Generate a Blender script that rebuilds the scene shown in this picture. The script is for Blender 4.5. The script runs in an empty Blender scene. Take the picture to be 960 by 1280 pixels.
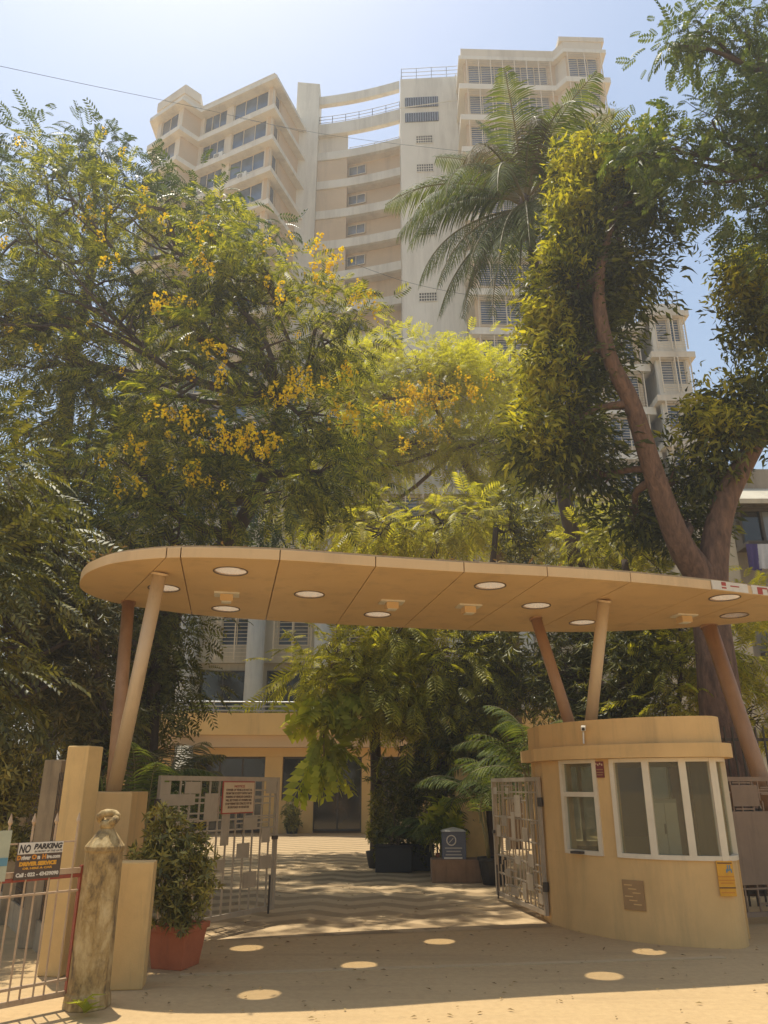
import bpy, math, random
import numpy as np
from mathutils import Vector, Matrix
from mathutils.geometry import tessellate_polygon
random.seed(7)
rng = np.random.default_rng(7)
R = math.radians
scene = bpy.context.scene
col = scene.collection

# ------------------------------------------------------------------ camera, sky, sun, exposure
FPX, PITCH, EYE = 945.0, R(20.0), 1.75
cd = bpy.data.cameras.new("camera")
cam = bpy.data.objects.new("camera", cd)
col.objects.link(cam)
cd.sensor_fit = 'VERTICAL'
cd.sensor_height = 36.0
cd.lens = FPX / 1280 * 36.0
cd.clip_end = 3000
cam.location = (0, 0, EYE)
cam.rotation_euler = (R(90) + PITCH, 0, 0)
scene.camera = cam

SUN_DIR = Vector((-0.179, 0.264, 1.0)).normalized()        # towards the sun (from the light discs under the canopy)
SUN_EL = math.asin(SUN_DIR.z)
SUN_ROT = math.atan2(SUN_DIR.x, SUN_DIR.y)
world = bpy.data.worlds.new("World")
scene.world = world
world.use_nodes = True
wn = world.node_tree
sky = wn.nodes.new('ShaderNodeTexSky')
sky.sky_type = 'NISHITA'
sky.sun_disc = False
sky.sun_elevation = SUN_EL
sky.sun_rotation = SUN_ROT
sky.air_density = 1.6
sky.dust_density = 1.5
sky.ozone_density = 1.0
bg = wn.nodes['Background']
bg.inputs['Strength'].default_value = 0.075
wn.links.new(sky.outputs[0], bg.inputs['Color'])
sd = bpy.data.lights.new("sun", 'SUN')
sd.energy = 2.7
sd.angle = R(0.53)
sd.color = (1.0, 0.93, 0.8)
sun = bpy.data.objects.new("sun", sd)
col.objects.link(sun)
sun.location = (-20, 30, 80)
sun.rotation_euler = SUN_DIR.to_track_quat('Z', 'Y').to_euler()
scene.view_settings.view_transform = 'Standard'
scene.view_settings.look = 'None'
scene.view_settings.gamma = 1.0
scene.view_settings.exposure = 1.0


# ------------------------------------------------------------------ pixel -> direction helpers
def ray(x, y):
    u, v = (x - 480) / FPX, (640 - y) / FPX
    return Vector((u, math.cos(PITCH) - v * math.sin(PITCH), math.sin(PITCH) + v * math.cos(PITCH)))


def P(x, y, Y):                         # point seen at a pixel, on the vertical plane at distance Y
    d = ray(x, y)
    d = d * (Y / d.y)
    return Vector((d.x, d.y, d.z + EYE))


def G(x, y, z=0.0):                     # point seen at a pixel, on the level z
    d = ray(x, y)
    d = d * ((z - EYE) / d.z)
    return Vector((d.x, d.y, z))


def px_of(p):                           # where a point falls in the photograph
    x, y, z = p[0], p[1], p[2] - EYE
    dep = y * math.cos(PITCH) + z * math.sin(PITCH)
    return 480 + FPX * x / dep, 640 - FPX * (-y * math.sin(PITCH) + z * math.cos(PITCH)) / dep


def mpp(Y, py):                         # metres per photograph pixel at distance Y seen at row py
    return Y / ray(480, py).y / FPX


# ------------------------------------------------------------------ materials
def new_mat(name):
    m = bpy.data.materials.new(name)
    m.use_nodes = True
    nt = m.node_tree
    return m, nt, nt.nodes['Principled BSDF']


def nd(nt, t, **kw):
    n = nt.nodes.new(t)
    for k, v in kw.items():
        setattr(n, k, v)
    return n


def ramp(nt, fac, stops):
    r = nd(nt, 'ShaderNodeValToRGB')
    e = r.color_ramp.elements
    while len(e) < len(stops):
        e.new(0.5)
    for el, (p, c) in zip(e, stops):
        el.position = p
        el.color = (*c, 1)
    nt.links.new(fac, r.inputs[0])
    return r.outputs[0]


def noise(nt, scale, detail=5, rough=0.6, vec=None, dist=0.0):
    n = nd(nt, 'ShaderNodeTexNoise')
    n.inputs['Scale'].default_value = scale
    n.inputs['Detail'].default_value = detail
    n.inputs['Roughness'].default_value = rough
    n.inputs['Distortion'].default_value = dist
    if vec is not None:
        nt.links.new(vec, n.inputs['Vector'])
    return n.outputs['Fac']


def objco(nt):
    return nd(nt, 'ShaderNodeTexCoord').outputs['Object']


def geopos(nt):
    return nd(nt, 'ShaderNodeNewGeometry').outputs['Position']


def mapping(nt, vec, scale):
    m = nd(nt, 'ShaderNodeMapping')
    m.inputs['Scale'].default_value = scale
    nt.links.new(vec, m.inputs['Vector'])
    return m.outputs[0]


def mixc(nt, fac, a, b, blend='MIX'):
    m = nd(nt, 'ShaderNodeMix', data_type='RGBA', blend_type=blend)
    if isinstance(fac, (int, float)):
        m.inputs[0].default_value = fac
    else:
        nt.links.new(fac, m.inputs[0])
    for i, c in ((6, a), (7, b)):
        if isinstance(c, tuple):
            m.inputs[i].default_value = (*c, 1)
        else:
            nt.links.new(c, m.inputs[i])
    return m.outputs[2]


def bump(nt, bsdf, h, strength=0.3, dist=0.01):
    b = nd(nt, 'ShaderNodeBump')
    b.inputs['Strength'].default_value = strength
    b.inputs['Distance'].default_value = dist
    nt.links.new(h, b.inputs['Height'])
    nt.links.new(b.outputs[0], bsdf.inputs['Normal'])


def paint(name, c, c2=None, rough=0.7, scale=3.0, stain=0.0, stainc=(0.06, 0.045, 0.03), metal=0.0, bmp=0.2, fine=60):
    """weathered paint or plaster: two tones, vertical streaks of dirt, fine relief"""
    m, nt, b = new_mat(name)
    g = geopos(nt)
    c2 = c2 or tuple(x * 0.82 for x in c)
    o = ramp(nt, noise(nt, scale, 6, 0.65, g), [(0.3, c2), (0.65, c)])
    if stain > 0:
        st = noise(nt, 1.0, 6, 0.7, mapping(nt, g, (scale * 2.2, scale * 2.2, scale * 0.25)))
        f = ramp(nt, st, [(0.62 - 0.25 * stain, (0, 0, 0)), (0.85 - 0.2 * stain, (1, 1, 1))])
        k = nd(nt, 'ShaderNodeMath', operation='MULTIPLY')
        nt.links.new(f, k.inputs[0])
        k.inputs[1].default_value = min(1.0, 0.35 + stain * 0.5)
        o = mixc(nt, k.outputs[0], o, stainc)
    nt.links.new(o, b.inputs['Base Color'])
    b.inputs['Roughness'].default_value = rough
    b.inputs['Metallic'].default_value = metal
    bump(nt, b, noise(nt, fine, 4, 0.6, g), bmp, 0.004)
    return m


def leafmat(name, stops, transl=0.4, rough=0.45, scale=0.7, spec=0.4, tint=(1.5, 1.45, 0.42)):
    """leaf: colour drawn per leaf and per clump, light passing through the blade"""
    m, nt, b = new_mat(name)
    geo = nd(nt, 'ShaderNodeNewGeometry')
    rnd = geo.outputs['Random Per Island']
    nz = noise(nt, scale, 3, 0.6, geo.outputs['Position'])
    a = nd(nt, 'ShaderNodeMath', operation='MULTIPLY_ADD')
    nt.links.new(rnd, a.inputs[0])
    a.inputs[1].default_value = 0.45
    s = nd(nt, 'ShaderNodeMath', operation='MULTIPLY')
    nt.links.new(nz, s.inputs[0])
    s.inputs[1].default_value = 0.6
    nt.links.new(s.outputs[0], a.inputs[2])
    c = ramp(nt, a.outputs[0], stops)
    nt.links.new(c, b.inputs['Base Color'])
    b.inputs['Roughness'].default_value = rough
    b.inputs['Specular IOR Level'].default_value = spec
    tr = nd(nt, 'ShaderNodeBsdfTranslucent')
    nt.links.new(mixc(nt, 1.0, c, tint, 'MULTIPLY'), tr.inputs['Color'])
    mx = nd(nt, 'ShaderNodeMixShader')
    mx.inputs[0].default_value = transl
    nt.links.new(b.outputs[0], mx.inputs[1])
    nt.links.new(tr.outputs[0], mx.inputs[2])
    nt.links.new(mx.outputs[0], nt.nodes['Material Output'].inputs['Surface'])
    return m


def bark(name, c, c2, scale=6):
    m, nt, b = new_mat(name)
    g = geopos(nt)
    n = noise(nt, 1.0, 8, 0.7, mapping(nt, g, (scale * 1.6, scale * 1.6, scale * 0.4)), 0.6)
    nt.links.new(ramp(nt, n, [(0.3, c2), (0.7, c)]), b.inputs['Base Color'])
    b.inputs['Roughness'].default_value = 0.9
    bump(nt, b, n, 0.9, 0.04)
    return m


def glassmat(name, tint, gl=0.12, tr=0.75, rough=0.03, back=(0.2, 0.2, 0.18)):
    m, nt, b = new_mat(name)
    b.inputs['Base Color'].default_value = (*back, 1)
    b.inputs['Roughness'].default_value = rough
    b.inputs['Specular IOR Level'].default_value = 1.0
    b.inputs['Coat Weight'].default_value = 1.0
    b.inputs['Coat Roughness'].default_value = 0.01
    t = nd(nt, 'ShaderNodeBsdfTransparent')
    t.inputs[0].default_value = (*tint, 1)
    mx = nd(nt, 'ShaderNodeMixShader')
    mx.inputs[0].default_value = tr
    nt.links.new(b.outputs[0], mx.inputs[1])
    nt.links.new(t.outputs[0], mx.inputs[2])
    nt.links.new(mx.outputs[0], nt.nodes['Material Output'].inputs['Surface'])
    return m


def plain(name, c, rough=0.5, metal=0.0):
    m, nt, b = new_mat(name)
    g = geopos(nt)
    nt.links.new(ramp(nt, noise(nt, 9, 4, 0.6, g), [(0.3, tuple(x * 0.85 for x in c)), (0.7, c)]), b.inputs['Base Color'])
    b.inputs['Roughness'].default_value = rough
    b.inputs['Metallic'].default_value = metal
    return m


def window_glass(name, c):
    m, nt, b = new_mat(name)
    g = geopos(nt)
    n = noise(nt, 0.7, 2, 0.5, g)
    nt.links.new(ramp(nt, n, [(0.4, tuple(x * 0.5 for x in c)), (0.62, c)]), b.inputs['Base Color'])
    b.inputs['Roughness'].default_value = 0.08
    b.inputs['Specular IOR Level'].default_value = 0.8
    return m


M = {}
M['tower'] = paint('tower_plaster', (0.74, 0.65, 0.51), (0.64, 0.56, 0.43), 0.85, 0.3, 0.5, (0.36, 0.3, 0.22), fine=25)
M['tower_pale'] = paint('tower_pale_plaster', (0.78, 0.73, 0.62), (0.7, 0.65, 0.54), 0.85, 0.3, 0.6, (0.4, 0.35, 0.27), fine=25)
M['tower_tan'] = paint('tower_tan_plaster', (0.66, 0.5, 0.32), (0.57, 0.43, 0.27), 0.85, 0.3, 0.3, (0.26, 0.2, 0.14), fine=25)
M['house_wall'] = paint('house_wall', (0.42, 0.37, 0.29), (0.3, 0.26, 0.2), 0.85, 0.6, 0.6, (0.16, 0.13, 0.1), fine=25)
M['white_wall'] = paint('white_wall', (0.64, 0.58, 0.45), (0.52, 0.47, 0.36), 0.85, 0.5, 0.4, (0.25, 0.21, 0.16), fine=25)
M['lobby'] = paint('lobby_plaster', (0.74, 0.5, 0.2), (0.66, 0.44, 0.175), 0.8, 0.6, 0.2, (0.3, 0.2, 0.1))
M['booth'] = paint('booth_plaster', (0.74, 0.475, 0.19), (0.64, 0.405, 0.16), 0.75, 1.6, 0.5, (0.42, 0.28, 0.12))
M['canopy'] = paint('canopy_panel_paint', (0.72, 0.5, 0.25), (0.65, 0.445, 0.22), 0.5, 1.1, 0.4, (0.4, 0.27, 0.14), bmp=0.08)
M['pole'] = paint('pole_paint', (0.62, 0.46, 0.28), (0.54, 0.4, 0.24), 0.4, 2.0, 0.3, (0.25, 0.15, 0.08), bmp=0.05)
M['pole_rust'] = paint('pole_rusty_paint', (0.45, 0.27, 0.15), (0.36, 0.2, 0.1), 0.5, 2.0, 0.5, (0.2, 0.1, 0.05), bmp=0.1)
M['dark_gap'] = plain('dark_gap', (0.03, 0.025, 0.02), 0.9)
M['concrete'] = paint('concrete', (0.44, 0.33, 0.2), (0.33, 0.245, 0.15), 0.9, 4, 0.5, (0.1, 0.08, 0.06), bmp=0.5)
M['cream'] = paint('cream_plaster', (0.72, 0.48, 0.19), (0.62, 0.405, 0.16), 0.85, 3, 0.35, (0.25, 0.18, 0.1), bmp=0.4)
M['gate'] = paint('gate_paint', (0.45, 0.36, 0.25), (0.37, 0.295, 0.2), 0.5, 4, 0.3, (0.2, 0.14, 0.09), bmp=0.1)
M['gate_brown'] = paint('gate_brown_paint', (0.3, 0.2, 0.125), (0.24, 0.16, 0.1), 0.6, 3, 0.4, (0.14, 0.09, 0.05), bmp=0.15)
M['white_frame'] = paint('white_frame_paint', (0.74, 0.63, 0.46), (0.66, 0.56, 0.4), 0.4, 5, 0.1, bmp=0.05)
M['glass'] = glassmat('booth_glass', (0.86, 0.88, 0.82), tr=0.8, rough=0.015, back=(0.34, 0.3, 0.2))
M['win'] = window_glass('tower_glass', (0.10, 0.14, 0.20))
M['win2'] = window_glass('tower_glass_curtain', (0.22, 0.23, 0.24))
M['dark_glass'] = window_glass('lobby_glass', (0.035, 0.03, 0.022))
M['red_paint'] = paint('red_paint', (0.32, 0.06, 0.025), (0.26, 0.045, 0.02), 0.5, 6, 0.4, (0.12, 0.04, 0.02), bmp=0.2)
M['pale_bar'] = paint('pale_bar_paint', (0.5, 0.36, 0.22), (0.4, 0.26, 0.15), 0.5, 8, 0.4, (0.22, 0.1, 0.05), bmp=0.2)
M['terracotta'] = paint('terracotta', (0.5, 0.15, 0.06), (0.42, 0.12, 0.045), 0.7, 6, 0.3, (0.22, 0.09, 0.05), bmp=0.3)
M['black_plastic'] = plain('black_plastic', (0.02, 0.018, 0.016), 0.5)
M['soil'] = plain('soil', (0.06, 0.04, 0.025), 0.95)
M['dark_iron'] = plain('dark_iron', (0.09, 0.07, 0.05), 0.6, 0.3)
M['rail_metal'] = plain('rail_metal', (0.42, 0.42, 0.42), 0.4, 0.4)
M['wood'] = plain('brown_board', (0.22, 0.10, 0.04), 0.6)
M['pale_panel'] = plain('pale_panel', (0.45, 0.42, 0.36), 0.6)
M['room'] = plain('room_wall', (0.6, 0.5, 0.3), 0.8)
M['sign_cream'] = plain('sign_cream', (0.68, 0.5, 0.3), 0.5)
M['sign_white'] = plain('sign_white', (0.72, 0.66, 0.55), 0.5)
M['sign_brown'] = plain('sign_brown', (0.09, 0.055, 0.035), 0.5)
M['sign_yellow'] = plain('sign_yellow', (0.75, 0.36, 0.02), 0.5)
M['ink_brown'] = plain('ink_brown', (0.12, 0.05, 0.02), 0.6)
M['ink_red'] = plain('ink_red', (0.42, 0.06, 0.03), 0.6)
M['ink_black'] = plain('ink_black', (0.04, 0.03, 0.025), 0.6)
M['ink_orange'] = plain('ink_orange', (0.65, 0.25, 0.02), 0.6)
M['ink_blue'] = plain('ink_blue', (0.12, 0.28, 0.36), 0.6)
M['plate_red'] = plain('plate_red', (0.2, 0.03, 0.025), 0.45)
M['poster_faded'] = plain('poster_faded', (0.4, 0.23, 0.09), 0.7)
M['blue_grey'] = plain('blue_grey', (0.12, 0.13, 0.17), 0.6)
M['plinth'] = paint('plinth_plaster', (0.3, 0.18, 0.1), (0.22, 0.13, 0.07), 0.9, 4, 0.4, bmp=0.5)
M['cloth_purple'] = plain('cloth_purple', (0.08, 0.06, 0.2), 0.9)
M['cloth_white'] = plain('cloth_white', (0.6, 0.62, 0.66), 0.9)
M['tile_dark'] = plain('awning_dark', (0.09, 0.075, 0.06), 0.8)
M['lamp_white'] = plain('lamp_white', (0.78, 0.74, 0.64), 0.4)
M['cable'] = plain('cable', (0.05, 0.05, 0.05), 0.7)
M['bark_dark'] = bark('bark_dark', (0.13, 0.085, 0.055), (0.05, 0.035, 0.025))
M['bark_red'] = bark('bark_red', (0.27, 0.15, 0.09), (0.07, 0.04, 0.026), 7)
M['bark_palm'] = bark('bark_palm', (0.2, 0.14, 0.1), (0.09, 0.06, 0.045), 7)
M['bark_tan'] = bark('bark_tan', (0.26, 0.17, 0.09), (0.12, 0.075, 0.04))
M['frond_rib'] = plain('frond_rib', (0.26, 0.22, 0.09), 0.6)
G1, G2, G3, G4 = (0.032, 0.042, 0.011), (0.09, 0.108, 0.02), (0.22, 0.225, 0.036), (0.43, 0.39, 0.058)
M['leaf_copper'] = leafmat('leaf_copperpod', [(0.2, G1), (0.42, G2), (0.58, G3), (0.78, G4)], 0.55)
M['leaf_copper_far'] = leafmat('leaf_copperpod_far', [(0.2, (0.03, 0.05, 0.02)), (0.45, (0.055, 0.085, 0.03)), (0.75, (0.1, 0.13, 0.04))], 0.4)
M['leaf_pale'] = leafmat('leaf_pale', [(0.2, (0.24, 0.24, 0.03)), (0.45, (0.42, 0.41, 0.045)), (0.75, (0.58, 0.53, 0.07))], 0.55)
M['leaf_feather'] = leafmat('leaf_feathery', [(0.2, (0.13, 0.14, 0.025)), (0.45, (0.3, 0.29, 0.045)), (0.75, (0.52, 0.46, 0.085))], 0.55)
M['leaf_mango'] = leafmat('leaf_mango', [(0.2, (0.03, 0.036, 0.01)), (0.42, (0.07, 0.078, 0.016)), (0.62, (0.14, 0.15, 0.028)), (0.85, (0.34, 0.32, 0.05))], 0.35, 0.5, 0.55, 0.3)
M['leaf_mango_young_lit'] = leafmat('leaf_mango_young_lit', [(0.2, (0.12, 0.13, 0.02)), (0.45, (0.32, 0.31, 0.035)), (0.75, (0.55, 0.48, 0.06))], 0.5, 0.5, 0.9, 0.3)  # young leaf green with the sunlight of the lit flank put in
M['leaf_rain'] = leafmat('leaf_rain', [(0.2, (0.045, 0.07, 0.022)), (0.45, (0.085, 0.12, 0.035)), (0.75, (0.16, 0.19, 0.06))], 0.4)
M['leaf_dark'] = leafmat('leaf_dark', [(0.2, (0.045, 0.048, 0.014)), (0.45, (0.11, 0.112, 0.026)), (0.75, (0.26, 0.235, 0.055))], 0.3)
M['leaf_bamboo'] = leafmat('leaf_bamboo', [(0.2, (0.05, 0.05, 0.016)), (0.45, (0.12, 0.11, 0.034)), (0.8, (0.25, 0.2, 0.065))], 0.3)
M['leaf_palm'] = leafmat('leaf_palm', [(0.2, (0.05, 0.07, 0.02)), (0.45, (0.1, 0.13, 0.038)), (0.8, (0.2, 0.225, 0.07))], 0.35, 0.7, spec=0.15)
M['leaf_palm_dry'] = leafmat('leaf_palm_dry', [(0.2, (0.09, 0.08, 0.035)), (0.5, (0.16, 0.13, 0.06)), (0.8, (0.25, 0.2, 0.09))], 0.25, 0.75, tint=(1.2, 1.1, 0.8))
M['leaf_shrub'] = leafmat('leaf_shrub', [(0.2, (0.08, 0.08, 0.02)), (0.45, (0.17, 0.155, 0.036)), (0.65, (0.34, 0.29, 0.065)), (0.85, (0.55, 0.46, 0.12))], 0.3, 0.4, 3.0)
M['leaf_lit'] = leafmat('leaf_bright', [(0.2, (0.2, 0.23, 0.03)), (0.5, (0.36, 0.38, 0.045)), (0.8, (0.55, 0.53, 0.09))], 0.5)
M['leaf_litter'] = leafmat('leaf_litter', [(0.2, (0.14, 0.08, 0.03)), (0.5, (0.26, 0.17, 0.06)), (0.8, (0.36, 0.26, 0.09))], 0.1, 0.8, 3.0, tint=(1, 0.9, 0.6))
M['petal'] = leafmat('petal', [(0.2, (0.88, 0.56, 0.012)), (0.5, (0.95, 0.7, 0.02)), (0.8, (0.97, 0.8, 0.05))], 0.5, 0.6, 4.0, 0.2, (1.0, 1.0, 0.7))


def ground_mat():
    m, nt, b = new_mat('ground_dusty_concrete')
    g = geopos(nt)
    big = noise(nt, 0.35, 6, 0.6, g)
    c = ramp(nt, big, [(0.3, (0.46, 0.315, 0.15)), (0.7, (0.56, 0.385, 0.185))])
    fine = noise(nt, 14, 6, 0.7, g)
    c = mixc(nt, 0.5, c, ramp(nt, fine, [(0.3, (0.42, 0.28, 0.135)), (0.7, (0.6, 0.42, 0.21))]))
    spots = noise(nt, 2.2, 5, 0.75, g, 0.8)
    c = mixc(nt, ramp(nt, spots, [(0.6, (0, 0, 0)), (0.78, (0.45, 0.45, 0.45))]), c, (0.28, 0.195, 0.105))
    tyre = noise(nt, 1.0, 4, 0.6, mapping(nt, g, (0.25, 2.6, 1)), 0.3)
    c = mixc(nt, ramp(nt, tyre, [(0.52, (0, 0, 0)), (0.7, (0.4, 0.4, 0.4))]), c, (0.36, 0.245, 0.12))
    vor = nd(nt, 'ShaderNodeTexVoronoi', feature='DISTANCE_TO_EDGE')
    vor.inputs['Scale'].default_value = 0.55
    wv = mixc(nt, 0.12, g, noise(nt, 3, 5, 0.7, g))
    nt.links.new(wv, vor.inputs['Vector'])
    c = mixc(nt, ramp(nt, vor.outputs['Distance'], [(0.001, (0.12, 0.12, 0.12)), (0.004, (0, 0, 0))]), c, (0.2, 0.13, 0.07))
    nt.links.new(c, b.inputs['Base Color'])
    b.inputs['Roughness'].default_value = 0.92
    b.inputs['Specular IOR Level'].default_value = 0.25
    bump(nt, b, noise(nt, 45, 5, 0.7, g), 0.35, 0.006)
    return m


def driveway_mat():
    """concrete pavers laid in zigzag bands of two tones"""
    m, nt, b = new_mat('driveway_zigzag_pavers')
    g = geopos(nt)
    sep = nd(nt, 'ShaderNodeSeparateXYZ')
    nt.links.new(g, sep.inputs[0])

    def mth(op, a, bb=None, c=None):
        n = nd(nt, 'ShaderNodeMath', operation=op)
        for i, v in enumerate((a, bb, c)):
            if v is None:
                continue
            if isinstance(v, (int, float)):
                n.inputs[i].default_value = v
            else:
                nt.links.new(v, n.inputs[i])
        return n.outputs[0]
    zig = mth('PINGPONG', sep.outputs[0], 0.55)
    yy = mth('ADD', mth('MULTIPLY_ADD', zig, 0.75, sep.outputs[1]), mth('MULTIPLY', sep.outputs[0], 0.08))
    w = mth('PINGPONG', yy, 0.42)
    n1 = noise(nt, 7, 5, 0.7, g)
    w2 = mth('ADD', w, mth('MULTIPLY', mth('SUBTRACT', n1, 0.5), 0.14))
    f = ramp(nt, mth('MULTIPLY', w2, 2.38), [(0.4, (0, 0, 0)), (0.58, (1, 1, 1))])
    a = ramp(nt, noise(nt, 9, 6, 0.7, g), [(0.3, (0.26, 0.18, 0.095)), (0.7, (0.35, 0.245, 0.13))])
    c = ramp(nt, noise(nt, 9, 6, 0.7, g), [(0.3, (0.46, 0.33, 0.18)), (0.7, (0.58, 0.42, 0.235))])
    o = mixc(nt, f, a, c)
    dust = noise(nt, 0.5, 5, 0.6, g)
    o = mixc(nt, ramp(nt, dust, [(0.4, (0.05, 0.05, 0.05)), (0.7, (0.45, 0.45, 0.45))]), o, (0.47, 0.335, 0.18))
    nt.links.new(o, b.inputs['Base Color'])
    b.inputs['Roughness'].default_value = 0.9
    b.inputs['Specular IOR Level'].default_value = 0.25
    bump(nt, b, noise(nt, 40, 5, 0.7, g), 0.4, 0.006)
    return m


def post_mat():
    """yellow lime wash peeling off a mouldy concrete post"""
    m, nt, b = new_mat('mouldy_lime_wash')
    g = geopos(nt)
    n = noise(nt, 1.0, 7, 0.7, mapping(nt, g, (7, 7, 3.2)), 0.2)
    c = ramp(nt, n, [(0.36, (0.13, 0.09, 0.045)), (0.47, (0.36, 0.24, 0.09)), (0.62, (0.55, 0.41, 0.2)), (0.8, (0.6, 0.5, 0.3))])
    n2 = noise(nt, 5, 6, 0.75, g, 0.5)
    c = mixc(nt, ramp(nt, n2, [(0.55, (0, 0, 0)), (0.7, (0.8, 0.8, 0.8))]), c, (0.15, 0.11, 0.06))
    nt.links.new(c, b.inputs['Base Color'])
    b.inputs['Roughness'].default_value = 0.95
    bump(nt, b, n2, 0.6, 0.02)
    return m


def glow_disc_mat():  # for discs added so the open canopy holes look bright from below
    m, nt, b = new_mat('added_translucent_disc')
    t = nd(nt, 'ShaderNodeBsdfTransparent')
    t.inputs[0].default_value = (0.97, 0.95, 0.9, 1)
    tr = nd(nt, 'ShaderNodeBsdfTranslucent')
    tr.inputs[0].default_value = (0.85, 0.78, 0.66, 1)
    mx = nd(nt, 'ShaderNodeMixShader')
    mx.inputs[0].default_value = 0.1
    nt.links.new(t.outputs[0], mx.inputs[1])
    nt.links.new(tr.outputs[0], mx.inputs[2])
    nt.links.new(mx.outputs[0], nt.nodes['Material Output'].inputs['Surface'])
    return m


M['glow_disc'] = glow_disc_mat()
M['ground'] = ground_mat()
M['driveway'] = driveway_mat()
M['post'] = post_mat()


# ------------------------------------------------------------------ object helpers
def link(o, parent=None):
    col.objects.link(o)
    if parent is not None:
        o.parent = parent
    return o


def worldloc(o):
    v = Vector((0, 0, 0))
    while o is not None:
        v = v + o.location
        o = o.parent
    return v


def tag(o, label=None, cat=None, group=None, kind=None):
    for k, v in (('label', label), ('category', cat), ('group', group), ('kind', kind)):
        if v:
            o[k] = v
    return o


def thing(name, loc, label, cat, group=None, rz=0.0):
    o = bpy.data.objects.new(name, None)
    o.empty_display_size = 0.2
    o.location = loc
    o.rotation_euler = (0, 0, rz)
    link(o)
    return tag(o, label, cat, group)


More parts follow.
